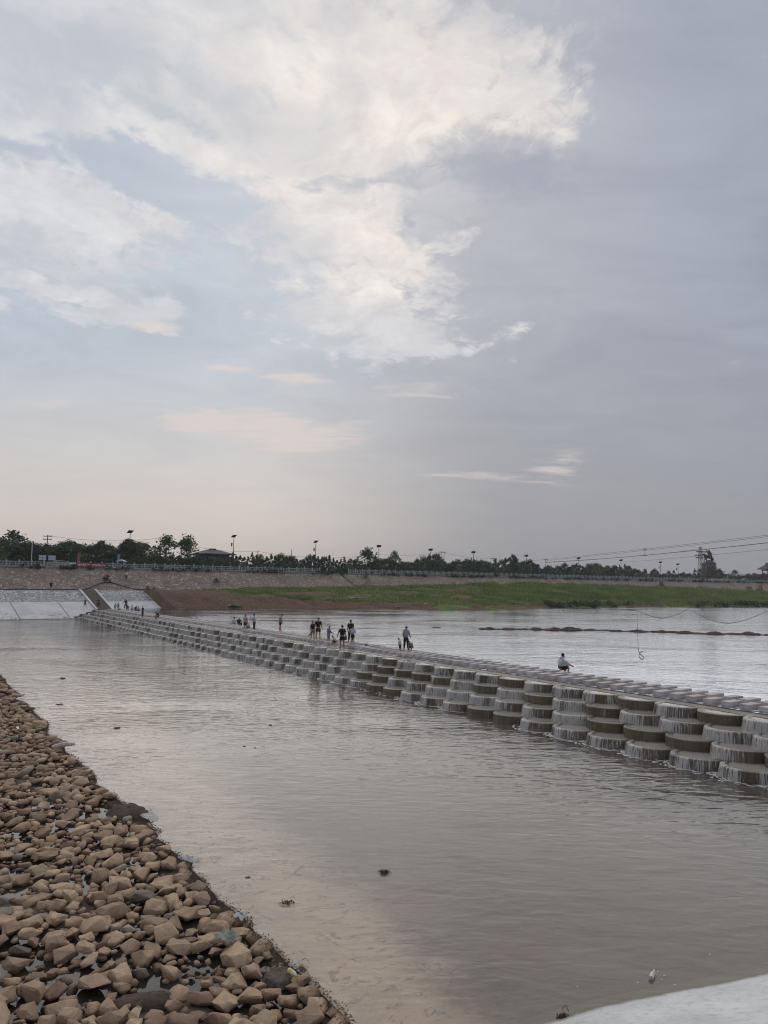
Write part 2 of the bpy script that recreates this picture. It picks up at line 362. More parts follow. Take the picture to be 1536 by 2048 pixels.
def fall_mat():
    """thin falling water: bright threads with clear gaps between them"""
    m = bpy.data.materials.new('falling_water'); m.use_nodes = True
    g = NG(m.node_tree); b = g.n['Principled BSDF']; out = g.n['Material Output']
    tc = g.new('ShaderNodeTexCoord'); oi = g.new('ShaderNodeObjectInfo')
    uv = g.new('ShaderNodeUVMap')
    v = g.new('ShaderNodeVectorMath', operation='ADD'); g.l.new(uv.outputs[0], v.inputs[0])
    g.l.new(g.vec(g.m('MULTIPLY', oi.outputs['Random'], 37.), 0., 0.), v.inputs[1])
    st = g.noise(g.mapping(v.outputs[0], (44., 1.0, 1)), 1., 4, .65, .25).outputs[0]
    su = g.new('ShaderNodeSeparateXYZ'); g.l.new(uv.outputs[0], su.inputs[0])
    amt = g.new('ShaderNodeAttribute', attribute_name='flow_and_backlight')
    cut = g.m('SUBTRACT', .74, g.m('MULTIPLY', amt.outputs['Fac'], .46))
    al = g.ramp(st, cut, g.m('ADD', cut, .24), .0, .66)
    al = g.m('MULTIPLY', al, g.ramp(amt.outputs['Fac'], 0., .15))
    b.inputs['Base Color'].default_value = (.55, .525, .51, 1); b.inputs['Roughness'].default_value = .3
    b.inputs['Specular IOR Level'].default_value = .5
    tr = g.new('ShaderNodeBsdfTransparent'); mx = g.new('ShaderNodeMixShader')
    g.l.new(al, mx.inputs[0]); g.l.new(tr.outputs[0], mx.inputs[1]); g.l.new(b.outputs[0], mx.inputs[2])
    g.l.new(mx.outputs[0], out.inputs[0]); return m
M['fall'] = fall_mat()

def rock_mat(name, c1, c2):
    m = bpy.data.materials.new(name); m.use_nodes = True
    g = NG(m.node_tree); b = g.n['Principled BSDF']; b.inputs['Roughness'].default_value = .85; b.inputs['Specular IOR Level'].default_value = .2
    tc = g.new('ShaderNodeTexCoord'); v = tc.outputs['Object']; at_ = g.new('ShaderNodeAttribute', attribute_name='tone'); oi = g.new('ShaderNodeObjectInfo')
    rv = g.m('FRACT', g.m('ADD', at_.outputs['Fac'], oi.outputs['Random']))
    vv = g.new('ShaderNodeVectorMath', operation='ADD'); g.l.new(v, vv.inputs[0]); g.l.new(g.vec(g.m('MULTIPLY', rv, 50.), 0., 0.), vv.inputs[1])
    n1 = g.noise(g.mapping(vv.outputs[0], (1, 1, 3.)), 2.2, 6, .62, .6).outputs[0]
    n2 = g.noise(vv.outputs[0], 11., 6, .7).outputs[0]
    c = g.mix(g.ramp(n1, .3, .7), (*c1, 1), (*c2, 1))
    c = g.mix(1., c, g.mix(rv, (.72, .70, .69, 1), (1.18, 1.17, 1.15, 1)), 'MULTIPLY')
    c = g.mix(g.ramp(n2, .50, .72, 0., .65), c, tuple(x*.5 for x in c1) + (1,))
    c = g.mix(g.ramp(g.noise(vv.outputs[0], 1.6, 3, .5).outputs[0], .55, .7, 0., .45), c, (.16, .12, .09, 1))
    # wet and muddy near the water
    geo = g.new('ShaderNodeNewGeometry'); sp = g.new('ShaderNodeSeparateXYZ'); g.l.new(geo.outputs['Position'], sp.inputs[0])
    wet = g.ramp(g.m('ADD', sp.outputs[2], g.m('MULTIPLY', n2, .1)), -.14, .03)
    c = g.mix(wet, g.mix(1., c, (.45, .42, .40, 1), 'MULTIPLY'), c)
    g.l.new(c, b.inputs['Base Color'])
    bn = g.new('ShaderNodeBump'); bn.inputs['Strength'].default_value = .7; bn.inputs['Distance'].default_value = .03
    g.l.new(g.m('ADD', n1, g.m('MULTIPLY', n2, .5)), bn.inputs['Height']); g.l.new(bn.outputs[0], b.inputs['Normal']); return m
M['rocktan'] = rock_mat('tan_rock', (.49, .365, .25), (.37, .265, .18))
M['rockred'] = rock_mat('reddish_rock', (.38, .265, .19), (.28, .19, .135))
M['rockgrey'] = rock_mat('grey_rock', (.33, .285, .24), (.24, .21, .175))

# ------------------------------------------------------------------ frames of the place
TH = R(31.363)
NV = Vector((math.cos(TH), math.sin(TH), 0)); UV = Vector((-math.sin(TH), math.cos(TH), 0))
def W(p, t, z=0.): return NV*p + UV*t + Vector((0, 0, z))
WROT = TH                                     # local x = n (upstream), local y = u (towards the far bank)
B0 = Vector((-68.6, 134., 0)); BS = Vector((.776, .631, 0)).normalized(); BR = Vector((-BS.y, BS.x, 0))
BROT = math.atan2(BS.y, BS.x)
def B(s, r, z=0.): return B0 + BS*s + BR*r + Vector((0, 0, z))
def s_at(x, r):                               # s where the photo column x meets the line r
    d = ray(x, 1170); d = Vector((d.x, d.y, 0)); o = B0 + BR*r
    # o + s*BS = k*d
    det = BS.x*(-d.y) + d.x*BS.y
    return (-o.x*(-d.y) - d.x*o.y)/det if abs(det) > 1e-9 else 0
def hor(x): return px((ray(x, 1170).x*1e4, ray(x, 1170).y*1e4, EYE))[1]
DECK = 1.46; POOL = 1.50; SLAB = 1.67; TIER = .37; ROADZ = 9.2

# ================================================================== SETTING
def fbm(x, y, o=4):
    return noise.fractal(Vector((x, y, 0)), 1., 2., o)
# ---- far bank terrain
swr = [(-200, -13.7), (-20, -13.7), (14, -13.7), (23.5, -12.8), (39, -20.2), (55, -23.5), (66, -32.8), (82, -44.8), (103, -41), (136, -45), (170, -57), (260, -90), (500, -150)]
sdz = [(-200, 4.7, 13), (14, 4.7, 12.), (23, 4.6, 8), (40, 4.3, 9.5), (55, 3.3, 8), (70, 2.6, 6), (90, 2.2, 4.5), (110, 1.9, 2.5), (500, 1.9, 2.5)]
sbz = [(-200, 4.7), (42, 4.75), (52, 5.1), (91, 5.8), (140, 6.7), (200, 6.3), (280, 5.2), (500, 5.)]
def lerp(tab, s, k=1): return float(np.interp(s, [t[0] for t in tab], [t[k] for t in tab]))
def bank_z(s, r):
    rw = lerp(swr, s) + fbm(s*.12, 3.1)*1.6*(1 if s > 24 else 0); zd = lerp(sdz, s); w = lerp(sdz, s, 2); zb = lerp(sbz, s)
    if r <= rw: return max(POOL - (rw - r)*.5, -2.5), 0.
    if r < rw + w:
        k = (r - rw)/w; z = POOL + (zd - POOL)*(k**.8)
        gul = fbm(s*.55, r*.12)*.9*math.sin(min(k, 1)*math.pi) if s > 22 else 0
        return z + gul, 0.
    k = min((r - rw - w)/max(.5 - rw - w, .5), 1.)
    ks = k*k*(3 - 2*k)*.5 + k*.5
    return zd + (zb - zd)*ks + fbm(s*.10, r*.14)*.5*min(k*4, 1)*min((1 - k)*4 + .15, 1), 1.
S_END = s_at(308, -4)
svals = np.concatenate([np.arange(-140, 16, 8), np.arange(16, S_END - .5, .9), np.arange(S_END - .3, 240, .9), np.arange(240, 420, 6)])
NR = 70
V = []; gm = []
for s in svals:
    rw = lerp(swr, s); lo = rw - 7; hi = 1.6
    for j in range(NR):
        k = j/(NR - 1); r = lo + (hi - lo)*k
        if s < S_END - .4:
            z = -3 + 0*k if r < -1.2 else 4.3          # the revetment stands on this part
            g_ = 0.
        else:
            z, g_ = bank_z(s, r)
            dens = fbm(s*.07 + 9, r*.16)
            if g_: g_ = 1. if dens > -.12 - .25*min(max((s - 60)/60, 0), 1) else .25
            elif s > 70 and dens > .1: g_ = .7
            if s < 42 and r < -2.5 or s < 33: g_ = 0.
        V.append(B(s, r, z)); gm.append(g_)
n1 = len(svals)
Fq = [(i*NR + j, (i + 1)*NR + j, (i + 1)*NR + j + 1, i*NR + j + 1) for i in range(n1 - 1) for j in range(NR - 1)]
def bank_mat():
    m = bpy.data.materials.new('bank_earth_and_grass'); m.use_nodes = True
    g = NG(m.node_tree); b = g.n['Principled BSDF']; b.inputs['Roughness'].default_value = .95; b.inputs['Specular IOR Level'].default_value = .1
    tc = g.new('ShaderNodeTexCoord'); v = tc.outputs['Object']; a = g.new('ShaderNodeAttribute', attribute_name='green')
    n1 = g.noise(v, .55, 6, .65).outputs[0]; n2 = g.noise(g.mapping(v, (1.6, 1.6, .35)), 1.4, 6, .7).outputs[0]; n3 = g.noise(v, .12, 4, .6).outputs[0]
    earth = g.mix(g.ramp(n2, .35, .68), (.19, .125, .085, 1), (.085, .055, .038, 1))
    earth = g.mix(g.ramp(n3, .4, .65, 0, .6), earth, (.15, .085, .058, 1))
    grass = g.mix(g.ramp(n1, .3, .7), (.17, .21, .065, 1), (.10, .14, .04, 1))
    grass = g.mix(g.ramp(n3, .52, .7, 0, .55), grass, (.14, .135, .055, 1))
    k = g.ramp(g.m('ADD', a.outputs['Fac'], g.m('MULTIPLY', g.m('SUBTRACT', n1, .5), .9)), .35, .62)
    g.l.new(g.mix(k, earth, grass), b.inputs['Base Color'])
    bn = g.new('ShaderNodeBump'); bn.inputs['Strength'].default_value = .8; bn.inputs['Distance'].default_value = .3
    g.l.new(g.m('ADD', n2, n1), bn.inputs['Height']); g.l.new(bn.outputs[0], b.inputs['Normal']); return m
me = np_mesh('far_bank_terrain', V, Fq, bank_mat(), True)
at_ = me.attributes.new('green', 'FLOAT', 'POINT'); at_.data.foreach_set('value', gm)
tag(link('far_bank_terrain', me), kind='structure')

# ---- road and plain on top of the embankment, ground out to the horizon
mb = MB(); Q = [B(-300, 8.2, ROADZ), B(700, 8.2, ROADZ), B(700, 34, ROADZ), B(-300, 34, ROADZ)]
mb.add(Q, [(0, 1, 2, 3)]); tag(mb.build('road', M['asphalt']), kind='structure')
gmat = mat('plain_ground', (.07, .09, .035), (.10, .085, .05), .06, .95)
mb = MB(); mb.add([B(-900, 34, ROADZ), B(1700, 34, ROADZ), (1300, 2400, ROADZ), (-2000, 2400, ROADZ), (-2000, -400, ROADZ)], [(0, 1, 2, 3, 4)])
tag(mb.build('plain', gmat), kind='structure')
mb = MB(); mb.add([(-2100, -900, -3.2), (2100, -900, -3.2), (2100, 2400, -3.2), (-2100, 2400, -3.2)], [(0, 1, 2, 3)])
tag(mb.build('ground', gmat), kind='structure')
# hills far beyond
V = []; Nh = 90
for i in range(Nh):
    x_ = -1950 + i*43; h = 26 + 34*max(0, fbm(i*.09, 5.2) + .25) + 10*fbm(i*.4, 1.)
    V += [(x_, 1650, 7), (x_, 1760, 8 + h*.8), (x_, 1880, 8 + h), (x_, 2100, 7)]
Fq = [(i*4 + j, (i + 1)*4 + j, (i + 1)*4 + j + 1, i*4 + j + 1) for i in range(Nh - 1) for j in range(3)]
tag(link('hills', np_mesh('hills', V, Fq, mat('hill_woods', (.10, .13, .10), (.07, .10, .08), .01, .95), True)), kind='structure')

# ---- stone-faced slope above the berm
V = []; sv2 = np.concatenate([np.arange(-150, 250, 2.), np.arange(250, 520, 10)]); NR2 = 14
for s in sv2:
    zb = lerp(sbz, s) - .05 if s < 42 else 4.6
    for j in range(NR2):
        k = j/(NR2 - 1); V.append(B(s, 1.0 + 7.4*k, zb + (9.0 - zb)*k + fbm(s*.3, k*6)*.07))
Fq = [(i*NR2 + j, (i + 1)*NR2 + j, (i + 1)*NR2 + j + 1, i*NR2 + j + 1) for i in range(len(sv2) - 1) for j in range(NR2 - 1)]
tag(link('stone_embankment', np_mesh('stone_embankment', V, Fq, M['riprapfar'], True)),
    'long sloping embankment faced with pinkish brown stone below the white railing', 'embankment')
mb = MB()
for s0, s1 in ((-150, 420),):
    mb.box(B((s0 + s1)/2, 8.75, 9.02), (s1 - s0, .7, .36), BROT)
kb = mb.build('embankment_kerb', M['rail']); tag(kb, kind='structure')

# ---- revetment on the left: concrete panels below, set cobbles above, stairs between
RT = thing('concrete_revetment', 'sloping white concrete bank of separate panels at the far end of the weir', 'revetment')
CT = thing('cobbled_slope', 'grey and white cobble slope above the white concrete beside the stairs', 'cobbled slope')
SL = 4.7/13.7                                     # rise over run
def rz(z): return -13.7 + z/SL                    # r on the slope at height z
s_end = s_at(308, -4); print('ends', s_end, s_at(292, 0), s_at(318, -13)); st0, st1 = s_at(176, -4), s_at(203, -4)
s_stair = (st0, st1)
def slope_block(z0, z1, sa, sb, mb, lift=0., skew=0.):
    t = .35
    v = [B(sa + skew*0, rz(z0), z0 + lift), B(sb, rz(z0), z0 + lift), B(sb, rz(z1), z1 + lift), B(sa, rz(z1), z1 + lift)]
    nrm = Vector((BR.x*-SL, BR.y*-SL, 1)).normalized()
    w = [p - nrm*t for p in v]
    mb.add(v + w, [(0, 1, 2, 3), (7, 6, 5, 4), (0, 4, 5, 1), (1, 5, 6, 2), (2, 6, 7, 3), (3, 7, 4, 0)])
ZC = 2.72
joints = [-60, -44, -28, -12, s_at(31, -9), s_at(128, -9), st0 - .35]
cols_ = []
for a, b in zip(joints[:-1], joints[1:]):
    mb = MB(); slope_block(-1.0, ZC, a + .08, b - .08, mb); mb.build('panel', M['concrete'], RT)
mb = MB(); slope_block(-1.0, ZC, st1 + .55, s_end + .6, mb); mb.build('panel', M['concrete'], RT)
mb = MB(); slope_block(-1.2, ZC - .05, -62, s_end, mb, -.1); mb.build('joint_bed', M['metal'], RT)
for a, b in ((-62, st0 - .35), (st1 + .55, s_end - .5)):
    mb = MB(); slope_block(ZC + .004, 4.66, a, b, mb, .01); mb.build('cobble_facing', M['pebbleset'], CT)
mb = MB(); mb.box(B((-62 + s_end - 2)/2, .45, 4.62), (s_end + 60, 1.1, .16), BROT); mb.build('coping', M['concrete'], CT)
# stairs
SR = thing('bank_stairs', 'concrete stairs with pale side kerbs climbing the cobbled bank', 'stairs')
nst = 18; zA, zB = 1.35, 4.7
for i in range(nst):
    z0 = zA + (zB - zA)*i/nst; z1 = zA + (zB - zA)*(i + 1)/nst
    mb = MB(); mb.box(B((st0 + st1)/2, (rz(z0) + rz(z1))/2 + .2, z1 - .18), (st1 - st0 - .02, rz(z1) - rz(z0) + .4, .36 + .002*i), BROT)
    mb.build('step', mat('stair_concrete', (.26, .225, .19), (.19, .16, .135), 2., .9, .2) if i == 0 else bpy.data.materials['stair_concrete'], SR)
for a in (st0 - .18, st1 + .22):
    mb = MB(); v = []
    for ds in (-.2, .2):
        for z, r_ in ((zA - .5, 0), (zB, 0)):
            v += [B(a + ds, rz(z), z - .25), B(a + ds, rz(z), z + .26)]
    mb.add(v, [(0, 2, 3, 1), (4, 5, 7, 6), (1, 3, 7, 5), (0, 1, 5, 4), (2, 6, 7, 3), (0, 4, 6, 2)]); mb.build('side_kerb', M['concrete'], SR)

# ---- near bank concrete at the photographer's feet
edge = [at(x, y, 0.) for x, y in ((1010, 2075), (1080, 2049), (1200, 2012), (1340, 1983), (1440, 1965), (1536, 1944), (1640, 1921))]
d0 = (edge[-1] - edge[-3]).normalized()
edge += [edge[-1] + d0*k for k in (4, 9, 16, 26)]
edge = [edge[0] + (edge[0] - edge[1]).normalized()*k for k in (1.6, .8)] + edge
V = []; K = 10
for i, e in enumerate(edge):
    a, b = edge[max(i - 1, 0)], edge[min(i + 1, len(edge) - 1)]
    tdir = (b - a).normalized(); nin = Vector((tdir.y, -tdir.x, 0))
    if nin.y > 0: nin = -nin
    nin = (nin*.35 + Vector((.12, -1, 0)).normalized()*.65).normalized()
    for j in range(K):
        q = -1.6 + (11.2 + 1.6)*j/(K - 1)
        V.append(e + nin*q + Vector((0, 0, q*.36 + .01*fbm(i*.7, j*.9))))
Fq = [(i*K + j, (i + 1)*K + j, (i + 1)*K + j + 1, i*K + j + 1) for i in range(len(edge) - 1) for j in range(K - 1)]
def nearconc():
    m = bpy.data.materials.new('near_concrete'); m.use_nodes = True
    g = NG(m.node_tree); b = g.n['Principled BSDF']; b.inputs['Roughness'].default_value = .85
    tc = g.new('ShaderNodeTexCoord'); v = tc.outputs['Object']
    n1 = g.noise(v, .8, 6, .6).outputs[0]; n2 = g.noise(v, 26., 4, .7).outputs[0]; n3 = g.noise(v, 7., 5, .6).outputs[0]
    sp = g.new('ShaderNodeSeparateXYZ'); g.l.new(v, sp.inputs[0])
    c = g.mix(g.ramp(n1, .3, .7), (.66, .66, .655, 1), (.50, .50, .49, 1))
    c = g.mix(g.ramp(n2, .62, .72, 0, .6), c, (.25, .24, .23, 1))
    c = g.mix(g.ramp(n3, .48, .70, 0, .5), c, (.36, .355, .34, 1))
    c = g.mix(g.ramp(g.noise(g.mapping(v, (3, .7, 1)), 3., 6, .7, 1.).outputs[0], .56, .68, 0, .4), c, (.30, .295, .28, 1))
    wet = g.ramp(g.m('ADD', sp.outputs[2], g.m('MULTIPLY', n3, .10)), .05, .13)
    c = g.mix(wet, (.16, .145, .095, 1), c)
    g.l.new(c, b.inputs['Base Color'])
    bn = g.new('ShaderNodeBump'); bn.inputs['Strength'].default_value = .3; bn.inputs['Distance'].default_value = .02
    g.l.new(n3, bn.inputs['Height']); g.l.new(bn.outputs[0], b.inputs['Normal']); return m
tag(link('near_bank_slope', np_mesh('near_bank_slope', V, Fq, nearconc(), True)), kind='structure')
# scraps lying on it
V_ = []; F_ = []
for _ in range(260):
    e = edge[2].lerp(edge[8], rng.random()); q = rng.uniform(.25, 3.2); c = e + Vector((.10, -1, 0)).normalized()*q; sz = rng.uniform(.003, .013); b_ = len(V_); zq = q*.36 + .012
    V_ += [(c.x - sz, c.y - sz*.7, zq - .01), (c.x + sz, c.y - sz*.5, zq - .01), (c.x + sz*.2, c.y + sz, zq - .005), (c.x, c.y, zq + sz)]
    F_ += [(b_, b_ + 1, b_ + 3), (b_ + 1, b_ + 2, b_ + 3), (b_ + 2, b_, b_ + 3)]
tag(link('grit', np_mesh('grit', V_, F_, M['soil'])), 'dark grit scattered over the white concrete slope', 'grit', kind='stuff')
for (x, y, r_, lab) in ((1480, 2018, .045, 'small grey pebble lying on the white concrete slope, the larger of two'), (1354, 2006, .022, 'tiny grey pebble on the white concrete slope near the water edge')):
    mbp = MB(); mbp.lathe([(0, -r_*.4), (r_, -r_*.2), (r_*.8, r_*.5), (0, r_*.7)], 7)
    o = mbp.build('pebble', M['rockgrey'], None, at(x, y, .35 if x > 1400 else .12)); tag(o, lab, 'pebble')

# ---- river bed: shallow apron, then the deep stilling basin under the weir
EDGE = [(-60, 1312), (0, 1350), (30, 1385), (60, 1412), (95, 1458), (130, 1503), (190, 1562), (225, 1590), (262, 1612), (300, 1640), (340, 1690), (372, 1728), (410, 1768), (440, 1800), (486, 1832), (520, 1866), (560, 1900), (610, 1950), (650, 1985), (690, 2020), (720, 2062)]
_e = [at(x, y) for x, y in EDGE]; edge_w = []
for a_, b_ in zip(_e[:-1], _e[1:]):
    for k in range(4):
        q = a_.lerp(b_, k/4); w_ = min((b_ - a_).length*.12, .28)
        edge_w.append(q + Vector((fbm(q.x*1.7, q.y*1.7)*w_*1.6, 0, 0)))
edge_w.append(_e[-1])
far_l = edge_w[0] + (edge_w[0] - edge_w[2]).normalized()*120
LEFT = [far_l] + edge_w + [edge_w[-1] + Vector((1.2, -3.0, 0))]
pb = (at(1040, 1580, -.1).dot(NV) + at(1536, 1760, -.1).dot(NV))/2
def bedmat():
    m = bpy.data.materials.new('river_bed'); m.use_nodes = True
    g = NG(m.node_tree); b = g.n['Principled BSDF']; b.inputs['Roughness'].default_value = .9
    tc = g.new('ShaderNodeTexCoord'); v = tc.outputs['Object']
    n1 = g.noise(g.mapping(v, (.5, .9, 1), (0, 0, .5)), .8, 7, .65, 1.2).outputs[0]; n2 = g.noise(v, 3.5, 6, .65, .8).outputs[0]; n3 = g.noise(v, .2, 3, .5).outputs[0]
    sed = g.new('ShaderNodeAttribute', attribute_name='sand').outputs['Fac']
    sed = g.ramp(g.m('ADD', sed, g.m('MULTIPLY', g.m('SUBTRACT', n1, .5), .9)), .3, .75)
    mud = g.mix(g.ramp(n1, .34, .62), (.16, .105, .075, 1), (.09, .06, .043, 1))
    sand = g.mix(g.ramp(n1, .34, .62), (.80, .70, .575, 1), (.60, .52, .42, 1))
    c = g.mix(sed, mud, sand)
    n4 = g.noise(g.mapping(v, (.8, 1.2, 1), (0, 0, -.3)), .9, 3, .55, 1.6).outputs[0]
    rim = g.m('MULTIPLY', g.ramp(g.m('ABSOLUTE', g.m('SUBTRACT', n4, .5)), .0, .035, 1., 0.), g.ramp(n2, .4, .6))
    c = g.mix(g.m('MULTIPLY', rim, .75), c, (.10, .085, .055, 1))
    c = g.mix(g.ramp(n2, .60, .72, 0, .5), c, (.15, .13, .075, 1))
    g.l.new(c, b.inputs['Base Color'])
    bn = g.new('ShaderNodeBump'); bn.inputs['Strength'].default_value = .8; bn.inputs['Distance'].default_value = .1
    g.l.new(n1, bn.inputs['Height']); g.l.new(bn.outputs[0], b.inputs['Normal']); return m
BED = bedmat()
_o = sorted(LEFT, key=lambda p: p.y)
def ex_(y): return float(np.interp(y, [p.y for p in _o], [p.x for p in _o]))
V = []; NB = 26; tvals = np.concatenate([np.arange(-14, 60, .8), np.arange(60, 170, 4)])
for t in tvals:
    for j in range(NB):
        p = -6 + (pb + 6)*j/(NB - 1); q = W(p, t)
        V.append((q.x, q.y, -.16 + .07*fbm(q.x*.35, q.y*.35) - (.5 if q.x < ex_(q.y) - .1 else 0)))
Fq = [(i*NB + j, i*NB + j + 1, (i + 1)*NB + j + 1, (i + 1)*NB + j) for i in range(len(tvals) - 1) for j in range(NB - 1)]
me = np_mesh('shallow_river_bed', V, Fq, BED, True)
el = np.array([[p.x, p.y] for p in LEFT]); eo = np.argsort(el[:, 1])
def edge_x(y): return float(np.interp(y, el[eo, 1], el[eo, 0]))     # x of the rock edge at depth y
def sandy(v):
    t = v[0]*UV.x + v[1]*UV.y
    p = v[0]*NV.x + v[1]*NV.y; edge_ = min(max((p - pb + 5)/4.6, 0), 1)*min(max((t - 18)/20, 0), 1)
    return (1 - .85*edge_)*max(0., min(1., max(1.15 - (v[0] - edge_x(v[1]))/(3.4 + max(v[1] - 12, 0)*.28), min(max((t - 16)/26, 0), 1)*.75)))
sd = [sandy(v) for v in V]
a_ = me.attributes.new('sand', 'FLOAT', 'POINT'); a_.data.foreach_set('value', sd)
tag(link('shallow_river_bed', me), kind='structure')
mb = MB(); mb.add([W(pb, -14, -.16), W(pb, 170, -.16), W(pb + .3, 170, -1.5), W(pb + .3, -14, -1.5), W(27, 170, -1.5), W(27, -14, -1.5)], [(0, 3, 2, 1), (3, 5, 4, 2)])
tag(mb.build('deep_river_bed', mat('silt', (.13, .125, .10), (.09, .09, .07), .6, .9)), kind='structure')
# ---- water
poly = LEFT + [W(3.5, -14), W(27., -14), W(27., 160), W(27., 200) - NV*90]
poly = [Vector((p.x, p.y, 0)) for p in poly]
mb = MB(); mb.add(poly, [tuple(range(len(poly)))]); o = mb.build('river_water', M['river']); tag(o, kind='structure')
pp = [W(26.9, -14, POOL), W(26.9, 136.2, POOL), W(29.6, 137.5, POOL), B(s_end + 2, -8, POOL), B(42, -8, POOL), B(80, -25, POOL), B(160, -30, POOL), B(320, -70, POOL), W(330, 0, POOL), W(200, -60, POOL)]
mb = MB(); mb.add(pp, [tuple(range(len(pp)))]); tag(mb.build('pool_water', M['pool']), kind='structure')
mb = MB(); mb.add([(p.x, p.y, -.6) for p in pp], [tuple(range(len(pp)))]); tag(mb.build('pool_bed', bpy.data.materials['silt']), kind='structure')

# ================================================================== WEIR
WR = thing('stepped_weir', 'long stepped weir of round concrete discs with water spilling over four tiers', 'weir', (0, 0, 0), WROT)
# local coords: x = p, y = t
T0, T1 = 9.5, 138.
mb = MB(); mb.box((27.9, (T0 + T1)/2 - 4, .6), (3.3, T1 - T0 + 10, 2*(DECK - .6)), 0)
mb.build('deck', M['deck'], WR)
mb = MB(); mb.box((26.8, (T0 + T1)/2, DECK - .064), (1.15, T1 - T0 + .4, .153), 0); mb.build('crest_strip', M['crest'], WR)
for k in range(1, 4):
    xs = (26.3, 25.38, 24.42, 23.46)[k] + .55
    mb = MB(); mb.box((xs, (T0 + T1)/2 - 2 + k*.3, (DECK - k*TIER)/2 - .5), (.96, T1 - T0 + 2, DECK - k*TIER + 1 - .06), 0)
    mb.build('tier_core', M['tierwater'], WR)
SP = 1.94; RD = .985
def disc_mesh():
    mb = MB(); n = 44; h = TIER + .05
    prof = [(RD, -h), (RD, -.03), (RD - .012, -.008), (RD - .035, 0), (RD - .24, 0.002), (RD - .255, -.012)]
    mb.lathe(prof, n)
    vs = [((RD - .255)*math.cos(2*math.pi*k/n), (RD - .255)*math.sin(2*math.pi*k/n), -.012) for k in range(n)]
    mb.add(vs, [tuple(range(n))], 1)
    return mb.mesh('disc', [M['wetconc'], M['puddle_top']])
M['puddle_top'] = water_mat('disc_water', (.6, .52, .42), (.52, .475, .43), .70, [(5., .7, 0., .010, 4.), (14., 1., 0., .003, 3.)])
DISC = disc_mesh()
def sheet_mesh(seed, amount):
    rr = random.Random(seed); n = 56; rows = [(RD - .16, .006), (RD - .04, .010), (RD + .012, -.012), (RD + .03, -.08), (RD + .055, -.2), (RD + .085, -TIER - .02)]
    a0, a1 = R(48), R(318); V = []; U = []; fl = []
    for i in range(n + 1):
        a = a0 + (a1 - a0)*i/n
        f = amount + .75*noise.fractal(Vector((i*.13 + seed*7.7, seed*3.1, 0)), 1., 2., 3)
        f *= min(1., min(i, n - i)/(n*.16))**.6
        if amount > .5: f += .35*max(0., math.cos((a - R(125))*1.1))  # extra cover on one side paints in the whiteness of backlit water
        f = max(0., min(1., f))
        for j, (r, z) in enumerate(rows):
            V.append((r*math.cos(a), r*math.sin(a), z)); U.append((i/n*2.2, j/5.)); fl.append(f)
    m_ = len(rows); Fq = [(i*m_ + j, i*m_ + j + 1, (i + 1)*m_ + j + 1, (i + 1)*m_ + j) for i in range(n) for j in range(m_ - 1)]
    me = np_mesh('water_sheet', V, Fq, M['fall'], True)
    uvl = me.uv_layers.new(name='UVMap'); U = np.array(U, np.float32)
    idx = np.array(Fq).ravel(); uvl.data.foreach_set('uv', U[idx].ravel())
    a_ = me.attributes.new('flow_and_backlight', 'FLOAT', 'POINT'); a_.data.foreach_set('value', fl); return me
FULL = [sheet_mesh(i, .95) for i in range(4)]; MID = [sheet_mesh(10 + i, .62) for i in range(4)]; LOW = [sheet_mesh(20 + i, .22) for i in range(3)]
PC = [26.3, 25.38, 24.42, 23.46]
foot = []
for k in range(4):
    ph = 21.98 if k % 2 == 0 else 21.98 - SP/2
    z = DECK + .01 - k*TIER
    for i in range(-7, 62):
        t = ph + i*SP
        if t > T1 - .6 + (k - 1.5)*.3 or t < T0: continue
        o = link('disc', DISC, WR, (PC[k], t, z), rng.random()*.2)
        c = px(W(PC[k], t, z)); near = t < 42
        u = rng.random()
        if near: kind = FULL if u < .20 else MID if u < .66 else LOW if u < .94 else None
        else: kind = FULL if u < .88 else MID if u < .985 else None
        # the dry brown ones seen in the photo near the camera
        if near and k == 3 and abs(t - 20.1) < .9: kind = LOW
        if near and k == 3 and abs(t - 29.6) < .9: kind = None
        if near and k == 0 and abs(t - 29.7) < .9: kind = None
        if kind is None: o['label'] = 'dry brown disc'
        else: link('water_sheet', rng.choice(kind), o, (0, 0, 0))
        if k == 3: foot.append((t, kind))
# foam where the lowest sheets strike the basin
V = []; Fq = []
def patch(cx_, cy_, rx, ry, rot, z):
    k = len(V); n = 7
    for q in range(n):
        a = 2*math.pi*q/n; rr = .6 + .6*rng.random(); x = rx*rr*math.cos(a); y = ry*rr*math.sin(a)
        V.append((cx_ + x*math.cos(rot) - y*math.sin(rot), cy_ + x*math.sin(rot) + y*math.cos(rot), z))
    for q in range(1, n - 1): Fq.append((k, k + q, k + q + 1))
for t, kind in foot:
    if kind is None: continue
    cnt = (110 if kind is FULL else 80 if kind is MID else 24)*(1.3 if t < 45 else .6); cnt = int(cnt)
    for q in range(cnt):
        a = R(rng.uniform(95, 265)); r_ = RD + .07 + abs(rng.gauss(0, .16))
        c = W(PC[3] + r_*math.cos(a), t + r_*math.sin(a)); sz = rng.uniform(.015, .075)
        patch(c.x, c.y, sz*2.0, sz*.7, a + TH + math.pi/2, .006 + .0001*rng.randrange(60))
fo = link('foam', np_mesh('foam', V, Fq, M['foam'])); tag(fo, 'white foam along the foot of the weir discs', 'foam', kind='stuff')
# rough black edge where the tiers meet the concrete bank
mb = MB()
for k in range(4):
    for q in range(5):
        mb.box((PC[k] - .9 + q*.22, T1 + .1 + rng.uniform(-.3, .6) + (k - 1.5)*.4, DECK - k*TIER - .10 + .03*q), (.34, 1.1, .22), rng.uniform(-.5, .5), 0, (.7, .7))
mb.build('rough_end', M['soil'], WR)

